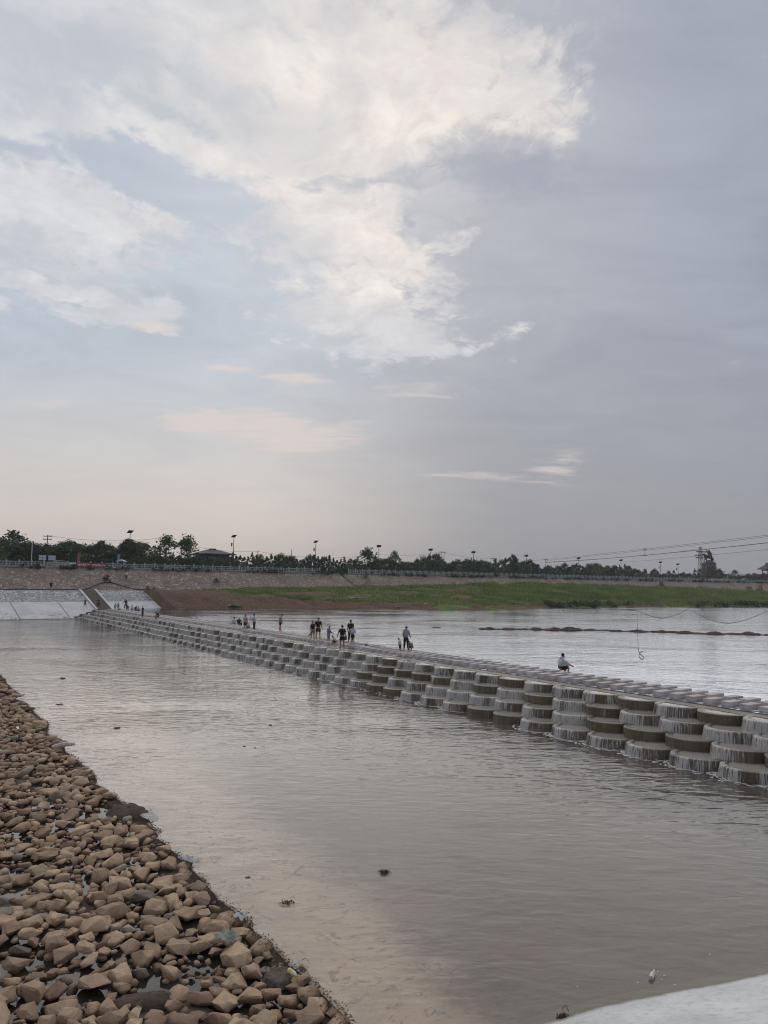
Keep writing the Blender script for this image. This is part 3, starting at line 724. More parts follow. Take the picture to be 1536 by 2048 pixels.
# stepping stones on the crest
PATH = thing('stepping_stone_path', 'double row of grey granite stepping slabs along the weir crest', 'stepping stones', (0, 0, 0), WROT)
def slab_mesh(seed):
    rr = random.Random(seed); bm = bmesh.new(); bmesh.ops.create_cube(bm, size=1.)
    for v in bm.verts: v.co = Vector((v.co.x*.86, v.co.y*.42, v.co.z*.235)) + Vector((rr.uniform(-.012, .012), rr.uniform(-.01, .01), rr.uniform(-.006, .006)))
    bmesh.ops.bevel(bm, geom=bm.edges[:], offset=.012, segments=1, affect='EDGES')
    me = bpy.data.meshes.new('stone_slab'); bm.to_mesh(me); bm.free(); me.materials.append(M['slab']); return me
SLM = [slab_mesh(i) for i in range(6)]
cnt = 0; rest = MB(); ts = np.arange(20.43 - .813*12, T1 - 1.2, .813)
for t in ts:
    for row, p in enumerate((27.80, 29.05)):
        if t < 12.3 and False: continue
        if cnt < 300 and t > 12:
            link('stone_slab', rng.choice(SLM), PATH, (p + rng.uniform(-.03, .03), t + rng.uniform(-.03, .03), SLAB - .1175 + rng.uniform(-.006, .006)), rng.uniform(-.03, .03)); cnt += 1
        else: rest.box((p, t, SLAB - .1175), (.9, .46, .235))
o = rest.build('distant_slabs', M['slab'], PATH); o['kind'] = 'stuff'

# ================================================================== ROCKS ON THE LEFT
def rock_mesh(seed, fine=True, m='rocktan'):
    rr = random.Random(seed); bm = bmesh.new()
    ex, ey, ez = rr.uniform(.8, 1.15), rr.uniform(.55, .8), rr.uniform(.36, .56)
    for _ in range(17):
        d = Vector((rr.gauss(0, 1), rr.gauss(0, 1), rr.gauss(0, 1))).normalized(); q = rr.uniform(.84, 1.)
        bx_ = Vector([math.copysign(abs(c)**.72, c) for c in d])
        bm.verts.new((bx_.x*ex*q*.55, bx_.y*ey*q*.55, bx_.z*ez*q*.55))
    r_ = bmesh.ops.convex_hull(bm, input=bm.verts[:])
    junk = [v for v in bm.verts if not v.link_faces]; bmesh.ops.delete(bm, geom=junk, context='VERTS')
    bmesh.ops.dissolve_limit(bm, angle_limit=R(14), verts=bm.verts[:], edges=bm.edges[:])
    if fine:
        bmesh.ops.bevel(bm, geom=bm.edges[:], offset=.022, segments=1, affect='EDGES', profile=.6, clamp_overlap=True)
        bmesh.ops.triangulate(bm, faces=bm.faces[:])
        long_e = [e for e in bm.edges if e.calc_length() > .12]
        bmesh.ops.subdivide_edges(bm, edges=long_e, cuts=1, use_grid_fill=True)
        for v in bm.verts:
            n = noise.fractal(v.co*3.2 + Vector((seed*3.3, 0, 0)), 1., 2., 3)
            v.co += v.normal*(n*.045 + .02*noise.fractal(v.co*9 + Vector((seed, 5, 0)), 1., 2., 2))
        bmesh.ops.triangulate(bm, faces=bm.faces[:])
    else: bmesh.ops.triangulate(bm, faces=bm.faces[:])
    me = bpy.data.meshes.new('riprap_rock'); bm.to_mesh(me); bm.free(); me.materials.append(M[m])
    if fine:
        me.polygons.foreach_set('use_smooth', [True]*len(me.polygons)); me.set_sharp_from_angle(angle=R(28))
    return me
def near_of(x, y, marks): return min(marks, key=lambda m: (m[0] - x)**2 + (m[1] - y)**2)[2]
ROCKMARKS = [(262, 1628, 'near the muddy soil heap at the river edge'), (128, 1492, 'near the bleached driftwood log'), (290, 2000, 'around the dark soil heap at the bottom'), (455, 1877, 'around the crumpled greenish bag'),
             (572, 1946, 'near the yellow labelled bottle'), (378, 1722, 'near the larger pale foam scrap'), (40, 1400, 'at the far end of the rock bank'), (40, 1690, 'around the puddles on the left'), (60, 1960, 'in the lower left corner'), (190, 1850, 'in the middle of the rock bank')]
RT_ = {c: [rock_mesh(i + 40*k, True, c) for i in range(9)] for k, c in enumerate(('rocktan', 'rockred', 'rockgrey'))}
LO = [rock_mesh(200 + i, False) for i in range(12)]
LOV = [(np.array([v.co[:] for v in me.vertices]), np.array([p.vertices[:] for p in me.polygons])) for me in LO]
# bed under the rocks and the standing water between them
ys = np.concatenate([np.arange(5, 40, .7), np.arange(40, 140, 4)]); V = []; NX = 16
for y in ys:
    xe = edge_x(y) + .05
    for j in range(NX):
        x = xe - 16*(j/(NX - 1))**1.3
        V.append((x, y, (-.10 if j == 0 else -.20) + .14*fbm(x*.5 + 4, y*.5)*(j > 0)))
Fq = [(i*NX + j, (i + 1)*NX + j, (i + 1)*NX + j + 1, i*NX + j + 1) for i in range(len(ys) - 1) for j in range(NX - 1)]
tag(link('rocky_ground', np_mesh('rocky_ground', V, Fq, M['soil'], True)), kind='structure')
pud = [Vector((edge_x(y) - .08, y, -.175)) for y in np.arange(5, 60, 2.)]
pud += [Vector((p.x - 16, p.y, -.175)) for p in pud[::-1]]
mb = MB(); mb.add(pud, [tuple(range(len(pud)))]); tag(mb.build('puddle_water', M['puddle']), kind='structure')
grid = {}
def free(x, y, r):
    gx, gy = int(x//.8), int(y//.8)
    for a in range(gx - 1, gx + 2):
        for b in range(gy - 1, gy + 2):
            for (X, Y, R_) in grid.get((a, b), ()):
                if (x - X)**2 + (y - Y)**2 < ((r + R_)*.66)**2: return False
    return True
# open puddles and soil patches seen in the photo: no rocks set there
holes = [(at(x, y, -.15), r) for x, y, r in ((35, 1680, .42), (20, 1660, .3), (190, 1697, .22), (30, 1785, .28), (150, 1770, .16), (392, 1935, .38), (370, 1960, .3), (95, 1965, .2), (148, 1960, .2), (285, 1998, .40), (265, 1625, .9), (235, 1612, .6), (575, 1935, .4), (560, 1965, .3), (300, 1640, .5), (95, 1650, .25), (60, 1720, .2))]
rocks = []
for (lo, hi, tries) in ((.28, .34, 70), (.21, .28, 2400), (.14, .21, 14000), (.09, .14, 26000), (.05, .09, 24000)):
    for _ in range(tries):
        y = 6 + 66*rng.random()**1.7; x = edge_x(y) - .08 - 11.5*rng.random()**1.2
        r = rng.uniform(lo, hi)
        if x + r*.35 > edge_x(y): continue
        if y > 36 and r < .14: continue
        u = px((x, y, 0))
        if u[1] > 2180 or u[0] < -520: continue
        if any((h - Vector((x, y, h.z))).length < hr + r*.3 for h, hr in holes if r > .09): continue
        if not free(x, y, r): continue
        grid.setdefault((int(x//.8), int(y//.8)), []).append((x, y, r)); rocks.append((x, y, r))
def shown(rk):
    u = px((rk[0], rk[1], .1)); d = math.hypot(rk[0], rk[1])
    inside = -20 < u[0] < 1556 and u[1] < 2080
    return (1e3 if inside else 0)*rk[2]/d + rk[2]/d
rocks.sort(key=shown, reverse=True)
LBL = {'rocktan': ('tan angular rock among the loose riprap beside the river', 'tan riprap rocks'),
       'rockred': ('reddish brown angular rock among the loose riprap beside the river', 'reddish riprap rocks'),
       'rockgrey': ('grey angular rock among the loose riprap beside the river', 'grey riprap rocks')}
V = []; Fq = []; tone = []; base = 0; cls = []
for i, (x, y, r) in enumerate(rocks):
    u = rng.random(); c = 'rocktan' if u < .74 else 'rockred' if u < .94 else 'rockgrey'
    z = -.20 + r*.42 + rng.uniform(-.03, .07) + .10*fbm(x*.6, y*.6)
    tilt = (rng.gauss(0, .16), rng.gauss(0, .16), rng.random()*6.28)
    if i < 300:
        o = link('riprap_rock', rng.choice(RT_[c]), None, (x, y, z)); o.rotation_euler = tilt
        s = r*2.0; o.scale = (s*rng.uniform(.9, 1.12), s*rng.uniform(.9, 1.15), s*rng.uniform(.9, 1.25))
        u_ = px((x, y, .1)); wh = near_of(u_[0], u_[1], ROCKMARKS); nm = {'rocktan': 'tan', 'rockred': 'reddish brown', 'rockgrey': 'grey'}[c]
        big = 'large' if r > .27 else 'smaller' if r < .21 else 'middling'
        tag(o, '%s %s rock %s' % (big, nm, wh), 'rock', '%s %s riprap rocks %s' % (big, nm, wh))
    else:
        from mathutils import Euler
        v, f = LOV[rng.randrange(12)]; mrot = np.array(Euler(tilt).to_matrix())
        vv = (v*(r*2.05))@mrot.T + np.array([x, y, z]); V.append(vv); Fq.append(f + base); base += len(v); tone += [rng.random()]*len(v); cls += [0 if c == 'rocktan' else 1 if c == 'rockred' else 2]*len(f)
me = np_mesh('small_rocks', np.concatenate(V), np.concatenate(Fq), M['rocktan']); me.materials.append(M['rockred']); me.materials.append(M['rockgrey'])
me.polygons.foreach_set('material_index', cls)
a_ = me.attributes.new('tone', 'FLOAT', 'POINT'); a_.data.foreach_set('value', tone)
tag(link('small_rocks', me), 'smaller and farther loose rocks filling the riprap bed', 'rocks', kind='stuff')
print('rocks', len(rocks))
# debris caught along the edge of the apron: twigs, mud clods and scum
V = []; Fq = []; dmat = mat('drift_debris', (.055, .042, .032), (.12, .10, .085), 14., .95, rnd=0)
for i in range(len(edge_w) - 1):
    a, b = edge_w[i], edge_w[i + 1]; L = (b - a).length
    for _ in range(int(L*150)):
        k = rng.random(); q = a.lerp(b, k) + Vector((-abs(rng.gauss(.0, .10)) + .03, rng.gauss(0, .08), 0))
        l = rng.uniform(.008, .035); h = rng.uniform(.004, .03); an = rng.random()*3.14; base = len(V)
        for sx, sy, sz in ((-1, 0, 0), (1, 0, .3), (.2, 1, .2), (0, 0, 1)):
            X = sx*l; Y = sy*l*.35; V.append((q.x + X*math.cos(an) - Y*math.sin(an), q.y + X*math.sin(an) + Y*math.cos(an), sz*h - .01))
        Fq += [(base, base + 1, base + 3), (base + 1, base + 2, base + 3), (base + 2, base, base + 3)]
tag(link('drift_debris', np_mesh('drift_debris', V, Fq, dmat)), 'dark twigs and scum caught along the edge between river and rocks', 'debris', kind='stuff')
def mound(name, x, y, rx, ry, h, lab, cat, m, seed, rot=0., z0=-.12):
    V = []; n, k = 26, 9; c = at(x, y, z0)
    for i in range(k):
        for j in range(n):
            a = 2*math.pi*j/n; q = (i/(k - 1)); w = 1 + .35*noise.fractal(Vector((math.cos(a)*1.4 + seed, math.sin(a)*1.4, 0)), 1., 2., 3)
            X = rx*q*w*math.cos(a); Y = ry*q*w*math.sin(a)
            z = h*(1 - q*q) + .35*h*noise.fractal(Vector((X*5 + seed, Y*5, q)), 1., 2., 4)*(1 - q*.5) - (.1 if i == k - 1 else 0)
            V.append((X*math.cos(rot) - Y*math.sin(rot), X*math.sin(rot) + Y*math.cos(rot), z))
    Fq = [(i*n + j, (i + 1)*n + j, (i + 1)*n + (j + 1) % n, i*n + (j + 1) % n) for i in range(k - 1) for j in range(n)]
    o = link(name, np_mesh(name, V, Fq, m, True), None, c); tag(o, lab, cat); return o
mound('soil_mound', 262, 1628, .95, .50, .20, 'dark muddy soil heap at the river edge among the rocks', 'soil heap', M['soil'], 1., -.6)
mound('soil_mound', 290, 2000, .52, .26, .07, 'dark soil heap in the middle of the rocks at the photo bottom', 'soil heap', M['soil'], 5., .2)
mound('soil_mound', 572, 1948, .42, .26, .035, 'grey silty patch with litter beside the water at the rocks end', 'silt patch', mat('silt_patch', (.13, .115, .095), (.06, .05, .04), 7., .9, .8, 20.), 9., .4, -.06)
# single stones and drift in the river
def river_stone(x, y, w, lab, m='rockgrey', hh=.6, z=.0):
    o = link('river_stone', RT_[m][rng.randrange(9)], None, at(x, y, z)); o.scale = (w, w*.8, w*hh); o.rotation_euler = (0, 0, rng.random()*6)
    return tag(o, lab, 'stone')
M['rockwet'] = mat('wet_dark_rock', (.06, .05, .045), (.035, .03, .028), 6., .5, .5)
RT_['rockwet'] = [rock_mesh(300 + i, True, 'rockwet') for i in range(9)]
for x, y, w, lab in ((126, 1357, .50, 'dark stone standing in the river, farthest from the camera near the left'), (119, 1409, .36, 'dark stone in the river just left of the rock bank bend'),
                     (235, 1456, .36, 'dark flat stone in the river off the middle of the rock bank'), (541, 1450, .24, 'small dark stone alone in the river toward the weir'),
                     (489, 1493, .18, 'left one of two small stones side by side in mid river'), (510, 1496, .14, 'right one of two small stones side by side in mid river'),
                     (495, 1755, .15, 'black stone sticking out of the shallows near the rocks'), (301, 1620, .10, 'small black stone just beyond the muddy soil heap'), (319, 1690, .2, 'black pebble at the water edge below the muddy soil heap')):
    river_stone(x, y, w, lab, 'rockwet')
def weed(x, y, r, lab, n=36):
    mb = MB()
    for _ in range(n):
        a = rng.random()*6.28; q = r*math.sqrt(rng.random()); b = rng.random()*6.28; l = rng.uniform(.02, .07)
        p = Vector((q*math.cos(a)*1.3, q*math.sin(a)*.8, rng.uniform(0, .03)))
        mb.tube([p, p + Vector((l*.5*math.cos(b), l*.5*math.sin(b), .03)), p + Vector((l*math.cos(b), l*math.sin(b), .0))], .006, 4)
    o = mb.build('drift_weed', M['soil'], None, at(x, y, .0)); return tag(o, lab, 'weed')
weed(768, 1746, .08, 'dark clump of drifting weed in the shallows', 55); weed(575, 1808, .10, 'thin dark weed lying in the shallows near the rocks')
weed(1125, 2036, .05, 'black leaf clump at the water edge below the white concrete'); 
# litter
def bottle(x, y, z, col, lab, rotz, s=1., label_col=None):
    o = thing('plastic_bottle', lab, 'bottle', at(x, y, z), rotz)
    mb = MB(); prof = [(0, 0), (.033, .004), (.034, .12), (.030, .15), (.014, .19), (.013, .21)]
    mb.lathe([(r*s, q*s) for r, q in prof], 12)
    b = mb.build('bottle_body', mat('bottle_plastic_%d' % x, col, None, 5., .25), o); b.rotation_euler = (R(86), 0, 0); b.location = (0, 0, .034*s)
    mb = MB(); mb.lathe([(.015*s, .205*s), (.015*s, .226*s), (0, .226*s)], 10); c = mb.build('cap', mat('cap_%d' % x, label_col or (.6, .6, .6), None, 5., .4), o); c.rotation_euler = (R(86), 0, 0); c.location = (0, 0, .034*s)
    if label_col:
        mb = MB(); mb.lathe([(.0345*s, .04*s), (.0345*s, .10*s)], 12); c = mb.build('bottle_label', mat('bottle_label_%d' % x, label_col, None, 5., .5), o); c.rotation_euler = (R(86), 0, 0); c.location = (0, 0, .034*s)
bottle(1302, 1962, -.01, (.62, .50, .50), 'pale pink plastic bottle floating in the brown shallows', 2.6, 1.1)
bottle(578, 1946, .06, (.55, .5, .42), 'plastic bottle with a yellow label among rocks at the river edge', .6, 1.2, (.55, .42, .03))
def sheet_litter(name, x, y, z, w, l, rot, col, lab, cat):
    V = []; n = 9
    for i in range(n):
        for j in range(n):
            a, b = (i/(n - 1) - .5)*w, (j/(n - 1) - .5)*l
            V.append((a*math.cos(rot) - b*math.sin(rot), a*math.sin(rot) + b*math.cos(rot), .07*noise.fractal(Vector((a*9 + x, b*9, 0)), 1., 2., 3) + .05))
    Fq = [(i*n + j, (i + 1)*n + j, (i + 1)*n + j + 1, i*n + j + 1) for i in range(n - 1) for j in range(n - 1)]
    o = link(name, np_mesh(name, V, Fq, mat(name + str(x), col, None, 9., .6), True), None, at(x, y, z)); return tag(o, lab, cat)
sheet_litter('crumpled_bag', 455, 1877, .08, .30, .42, .8, (.20, .215, .17), 'crumpled greenish plastic bag lying on the rocks', 'plastic bag')
sheet_litter('foam_sheet', 378, 1722, -.04, .22, .55, .9, (.36, .36, .37), 'pale foam scrap wedged at the river edge by the rocks', 'foam scrap')
sheet_litter('foam_sheet', 478, 1838, -.02, .16, .30, .9, (.42, .43, .46), 'small white foam scrap at the edge below the larger one', 'foam scrap')
sheet_litter('crumpled_bag', 605, 1925, .02, .18, .12, .3, (.55, .5, .44), 'small pale paper scrap beside the yellow labelled bottle', 'paper scrap')
mb = MB(); a, b = at(104, 1494, .18), at(150, 1488, .22)
mb.tube([a, a.lerp(b, .5) + Vector((0, 0, .03)), b], [.06, .09, .05], 7); tag(mb.build('driftwood', mat('bleached_wood', (.55, .5, .46), (.4, .36, .33), 8., .8)), 'pale bleached driftwood log across the rocks at the river edge', 'log')
a = at(1126, 2030, .0); mb = MB(); mb.tube([a, a + Vector((.0, .0, .10)), a + Vector((.05, .02, .12)), a + Vector((.08, 0, .05))], .006, 5); tag(mb.build('bent_twig', M['soil']), 'bent black twig sticking out of the water by the white concrete', 'twig')
# bright bits floating
for i, (x, y) in enumerate(((1316, 1944), (1328, 1951), (1324, 1959), (1155, 1973), (1350, 1970), (1275, 1965), (1420, 1910))):
    mb = MB(); mb.lathe([(.0, .008), (.012, .004), (.014, -.004)], 6); tag(mb.build('floating_scrap', M['white'], None, at(x, y, .004)), 'tiny white scrap floating on the brown shallows', 'scrap', 'white scraps floating in the shallows')

# ---- red-brown earth bar and rubble in the upper pool
BAR = thing('earth_bar', 'low red brown bar of earth and rubble across the upper pool', 'earth bar')
redm = mat('red_earth', (.115, .062, .045), (.055, .036, .030), 1.6, .95, .9, 6.)
pts = [(960, 1258), (985, 1259), (1002, 1260), (1025, 1259), (1060, 1259), (1090, 1260), (1120, 1261), (1165, 1261), (1200, 1261), (1250, 1263), (1300, 1264), (1350, 1265), (1385, 1267), (1410, 1268), (1450, 1269), (1485, 1269), (1520, 1270), (1560, 1271), (1620, 1273), (1700, 1275)]
for i, (x, y) in enumerate(pts[:-1]):
    a, b = at(x, y, POOL), at(pts[i + 1][0], pts[i + 1][1], POOL); L = (b - a).length
    h = rng.uniform(.05, .26) if i not in (1, 8, 12) else .10
    n, k = 26, 9; V = []; rot = math.atan2(b.y - a.y, b.x - a.x); c = (a + b)/2
    for q in range(k):
        for j in range(n):
            an = 2*math.pi*j/n; rr = q/(k - 1); w = 1 + .75*fbm(math.cos(an)*1.5 + i*3, math.sin(an)*1.5)
            X = L*.62*rr*w*math.cos(an); Y = 1.1*rr*w*math.sin(an)
            V.append((c.x + X*math.cos(rot) - Y*math.sin(rot), c.y + X*math.sin(rot) + Y*math.cos(rot), POOL + h*(1 - rr**2) + (.12 + .5*h)*fbm(X*1.1 + i, Y*1.6, 5)*(1 - rr*.7) - (.25 if q == k - 1 else 0)))
    Fq = [(q*n + j, (q + 1)*n + j, (q + 1)*n + (j + 1) % n, q*n + (j + 1) % n) for q in range(k - 1) for j in range(n)]
    link('earth_heap', np_mesh('earth_heap', V, Fq, redm, True), BAR)
for j, (x, y) in enumerate(((873, 1255),)):
    o = link('floating_log', RT_['rockwet'][2], None, at(x, y, POOL)); o.scale = (1., .35, .35); tag(o, 'small dark lump floating alone in the upper pool', 'lump')

# ================================================================== VEGETATION
def leaves(V, Fq, c, n, rad, size, rr, flat=.8):
    for _ in range(n):
        d = Vector((rr.gauss(0, 1), rr.gauss(0, 1), rr.gauss(0, 1)*flat)).normalized()*rad*rr.random()**.4
        p = c + d; a = Vector((rr.gauss(0, 1), rr.gauss(0, 1), rr.gauss(0, .7))).normalized()
        b = a.cross(Vector((rr.gauss(0, 1), rr.gauss(0, 1), rr.gauss(0, 1)))).normalized(); s = size*rr.uniform(.6, 1.3); k = len(V)
        V += [p - a*s, p + b*s*.55, p + a*s, p - b*s*.55]; Fq.append((k, k + 1, k + 2, k + 3))
def crown_round(seed, m):       # unit tree: height 1
    rr = random.Random(seed); V = []; Fq = []
    for i in range(56):
        a = rr.random()*6.28; h = rr.random(); prof = math.sin(math.pi*min(max(h*.86 + .12, 0), 1))**.7
        q = .44*prof*math.sqrt(rr.random())*rr.uniform(.8, 1.1)
        leaves(V, Fq, Vector((q*math.cos(a), q*math.sin(a), .14 + .76*h)), 26, .115*rr.uniform(.7, 1.3), .036, rr)
    return np_mesh('crown', V, Fq, M[m])
def crown_tall(seed, m):
    rr = random.Random(seed); V = []; Fq = []
    for i in range(46):
        a = rr.random()*6.28; h = rr.random(); q = .30*(1 - abs(h - .42)*1.15)*math.sqrt(rr.random())
        leaves(V, Fq, Vector((q*math.cos(a), q*math.sin(a), .12 + .80*h)), 26, .09*rr.uniform(.7, 1.3), .032, rr)
    return np_mesh('crown', V, Fq, M[m])
def crown_conifer(seed, m):
    rr = random.Random(seed); V = []; Fq = []
    for i in range(58):
        a = rr.random()*6.28; h = rr.random()**1.25; q = .34*(1 - h)**.85*rr.uniform(.35, 1.05)
        leaves(V, Fq, Vector((q*math.cos(a), q*math.sin(a), .07 + .90*h)), 22, .075*(1.2 - h*.6), .032, rr, .5)
    return np_mesh('crown', V, Fq, M[m])
def crown_shrub(seed, m):
    rr = random.Random(seed); V = []; Fq = []
    for i in range(30):
        a = rr.random()*6.28; h = rr.random(); q = .62*math.sqrt(rr.random())*(1 - h*.5)
        leaves(V, Fq, Vector((q*math.cos(a), q*math.sin(a), .08 + .72*h)), 18, .17, .062, rr)
    return np_mesh('crown', V, Fq, M[m])
def trunk_mesh(seed, h=.5):
    rr = random.Random(seed); mb = MB()
    mb.tube([(0, 0, -.02), (.006, 0, h*.5), (.0, .01, h), (.01, .0, h*1.5)], [.022, .018, .014, .005], 6)
    for q in range(5):
        a = rr.random()*6.28; z = h*rr.uniform(.5, 1.1); l = rr.uniform(.14, .26)
        mb.tube([(0, 0, z), (l*.5*math.cos(a), l*.5*math.sin(a), z + l*.5), (l*math.cos(a), l*math.sin(a), z + l*.9)], [.010, .007, .003], 5)
    return mb.mesh('trunk', M['bark'])
CR = {'round': [crown_round(i, 'leaf') for i in range(4)], 'dark': [crown_round(20 + i, 'leafd') for i in range(4)], 'tall': [crown_tall(40 + i, 'leafd') for i in range(4)],
      'conifer': [crown_conifer(60 + i, 'conifer') for i in range(4)], 'shrub': [crown_shrub(80 + i, 'leafd') for i in range(4)], 'yellow': [crown_shrub(90 + i, 'yellowleaf') for i in range(3)], 'green': [crown_shrub(95 + i, 'leaf') for i in range(3)]}
TR = [trunk_mesh(i) for i in range(4)]; TS = [trunk_mesh(10 + i, .25) for i in range(2)]
def tree(loc, h, kind, lab, cat, group=None, wide=1., name=None):
    shr = kind in ('shrub', 'yellow', 'green')
    o = thing(name or ('shrub' if shr else 'conifer_tree' if kind == 'conifer' else 'broadleaf_tree'), lab, cat, loc, rng.random()*6.28, group)
    o.scale = (h*wide, h*wide, h)
    link('crown', rng.choice(CR[kind]), o); link('trunk' if not shr else 'stem', rng.choice(TS if shr else TR), o)
    return o
TOP = [(-160, 1070), (0, 1078), (60, 1084), (100, 1088), (140, 1080), (160, 1083), (180, 1083), (200, 1082), (225, 1086), (240, 1078), (265, 1078), (285, 1086), (300, 1105), (318, 1112), (345, 1112), (395, 1112), (425, 1114), (445, 1112), (470, 1105), (485, 1103), (520, 1109), (560, 1108), (600, 1112), (632, 1106), (650, 1112), (690, 1114), (715, 1116), (760, 1117), (800, 1120), (830, 1122), (850, 1110), (870, 1107), (890, 1118), (915, 1117), (950, 1119), (975, 1121), (1000, 1117), (1040, 1118), (1060, 1120), (1080, 1128), (1110, 1130), (1150, 1122), (1180, 1124), (1210, 1128), (1250, 1131), (1285, 1137), (1310, 1138), (1350, 1142), (1390, 1138), (1420, 1142), (1445, 1138), (1480, 1144), (1536, 1146), (1800, 1150)]
def topy(x): return float(np.interp(x, [a for a, b in TOP], [b for a, b in TOP]))
TREEMARKS = [(0, 0, 'at the far left edge'), (60, 0, 'behind the white arm lamp'), (92, 0, 'behind the two notice boards'), (180, 0, 'behind the red banner'), (233, 0, 'behind the blue flag'), (330, 0, 'near the lone round tree'), (423, 0, 'by the hip roofed building'), (514, 0, 'by the thin pole in the conifers'),
             (582, 0, 'by the slim bare mast'), (630, 0, 'by the third solar lamp'), (677, 0, 'by the railing gap'), (760, 0, 'near the two close round trees'), (885, 0, 'by the pair of utility poles'), (947, 0, 'by the sixth solar lamp'), (1027, 0, 'near the tall bushy tree'),
             (1092, 0, 'by the cable carrying pole'), (1158, 0, 'by the eighth solar lamp'), (1243, 0, 'by the ninth solar lamp'), (1320, 0, 'by the orange roofed building'), (1403, 0, 'by the statue'), (1455, 0, 'by the flat arm lamp post'), (1530, 0, 'by the gate pavilion')]
x = -120.
while x < 1620:
    r_ = rng.choice((16, 18, 20, 25, 31)) + rng.uniform(-1.5, 1.5)
    s = s_at(x, r_); b = B(s, r_, ROADZ); y = topy(x) + rng.uniform(-2, 12)
    h = EYE + (hor(x) - y)*b.y/F - ROADZ
    if x < 300: kd = rng.choice(('round', 'dark', 'dark', 'tall'))
    elif 460 < x < 720: kd = 'conifer' if rng.random() < .7 else 'dark'
    else: kd = rng.choice(('round', 'dark', 'dark', 'tall', 'conifer'))
    lab = {'round': ('mid green leafy tree in the belt behind the white railing', 'leafy trees behind the railing'), 'dark': ('dark leafy rounded tree in the belt behind the white railing', 'dark rounded trees behind the railing'),
           'tall': ('dark slender tree in the belt behind the white railing', 'slender trees behind the railing'), 'conifer': ('dark pointed conifer in the belt behind the white railing', 'conifers behind the railing')}[kd]
    wh = near_of(x, 0, TREEMARKS); lab = ({'round': 'mid green leafy tree ', 'dark': 'dark leafy rounded tree ', 'tall': 'dark slender tree ', 'conifer': 'dark pointed conifer '}[kd] + wh, {'round': 'leafy trees ', 'dark': 'dark rounded trees ', 'tall': 'slender trees ', 'conifer': 'conifers '}[kd] + wh)
    if h > 1.5: tree(b, h*1.03, kd, lab[0], 'tree', lab[1], rng.uniform(.85, 1.15) if h > 4 else 1.4)
    x += (15 if x < 300 else 11.5 if x < 800 else 10.)*rng.uniform(.7, 1.3)*.62
# trees that stand out
for xx, yy, kd, r_, wide, lab in ((22, 1061, 'dark', 26, 1.15, 'tallest dark round tree at the far left of the tree belt'), (330, 1070, 'dark', 15, .82, 'lone leafy tree with a round crown left of the hip roofed building'),
                                  (372, 1071, 'dark', 15, .9, 'uneven leafy tree right beside the hip roofed building'), (735, 1095, 'dark', 17, .85, 'round tree standing above the conifers, larger of two close together'),
                                  (789, 1102, 'dark', 17, .72, 'round tree standing above its neighbours, smaller of two close together'), (1027, 1110, 'tall', 17, 1.2, 'tall bushy tree right of the middle standing above the belt')):
    s = s_at(xx, r_); b = B(s, r_, ROADZ); h = EYE + (hor(xx) - yy)*b.y/F - ROADZ; tree(b, h*1.03, kd, lab, 'tree', None, wide)
# undergrowth row behind the railing
x = -100.
while x < 1600:
    r_ = 13.5 + rng.uniform(-.8, 1.5); b = B(s_at(x, r_), r_, ROADZ); h = rng.uniform(1.7, 3.0)
    kd = 'shrub' if x < 1230 or rng.random() < .45 else rng.choice(('yellow', 'green'))
    lab = {'shrub': ('dark leafy shrub between the railing and the tree belt', 'dark shrubs behind the railing'), 'yellow': ('yellow flowering shrub behind the railing near the statue', 'yellow shrubs behind the railing'), 'green': ('bright green shrub behind the railing near the statue', 'green shrubs behind the railing')}[kd]
    wh = near_of(x, 0, TREEMARKS); lab = ({'shrub': 'dark leafy shrub close to the railing ', 'yellow': 'yellow flowering shrub close to the railing ', 'green': 'bright green shrub close to the railing '}[kd] + wh, {'shrub': 'dark shrubs ', 'yellow': 'yellow shrubs ', 'green': 'green shrubs '}[kd] + wh)
    if not (1408 < x < 1465 or (38 < x < 130)): tree(b, h, kd, lab[0], 'shrub', lab[1], 1.0)
    x += rng.uniform(13, 22)*(1. if x < 500 else .62)
# plants on the stone slope
for xx, yy, r_, h, kd, lab in ((213, 1161, 3.8, 1.7, 'shrub', 'dark shrub in the stone slope where the black hose peaks'), (432, 1166, 4., 1.2, 'shrub', 'small brown weedy shrub on the stone slope above the dirt bank'),
                           (296, 1178, 1.2, .9, 'green', 'low green weeds at the top corner of the cobbles'), (308, 1183, .2, 1.1, 'shrub', 'dark weeds at the end of the cobbled slope'),
                           (1323, 1175, 4.5, 2.2, 'shrub', 'dark brown bush on the stone slope, larger of two near the statue'), (1401, 1177, 3.5, 1.4, 'shrub', 'dark brown bush on the stone slope, smaller of two near the statue'),
                           (1445, 1181, 1.5, 1.8, 'green', 'green weedy bush at the foot of the stone slope under the white cars'), (1520, 1184, -4., 3.3, 'yellow', 'yellow flowering bush at the right edge below the gate'), (1498, 1184, -3., 2.8, 'yellow', 'yellow green bush left of the one at the right edge'),
                           (677, 1146, 8.9, 2.2, 'shrub', 'dark shrub growing over a gap in the railing'), (732, 1157, 6.5, 1.2, 'green', 'green weeds on the stone slope below the railing gap'), (805, 1172, 2.2, 1.3, 'shrub', 'dark weeds at the foot of the stone slope left of the gully'), (850, 1171, 2.4, 1.2, 'shrub', 'dark weeds at the foot of the stone slope in the gully'),
                           (992, 1155, 9., 2.0, 'shrub', 'dark creeper clump covering the railing near the middle'), (1405, 1168, 8.8, 2.2, 'green', 'green bush in front of the railing below the statue')):
    s = s_at(xx, r_); k = (r_ - 1)/7.4
    z = 4.7 + (9.0 - 4.7)*max(k, 0) if r_ > 1 else (4.6 if s < 45 else bank_z(s, r_)[0])
    if r_ > 8.6: z = 8.7
    tree(B(s, r_, z), h, kd, lab, 'shrub', None, .9)
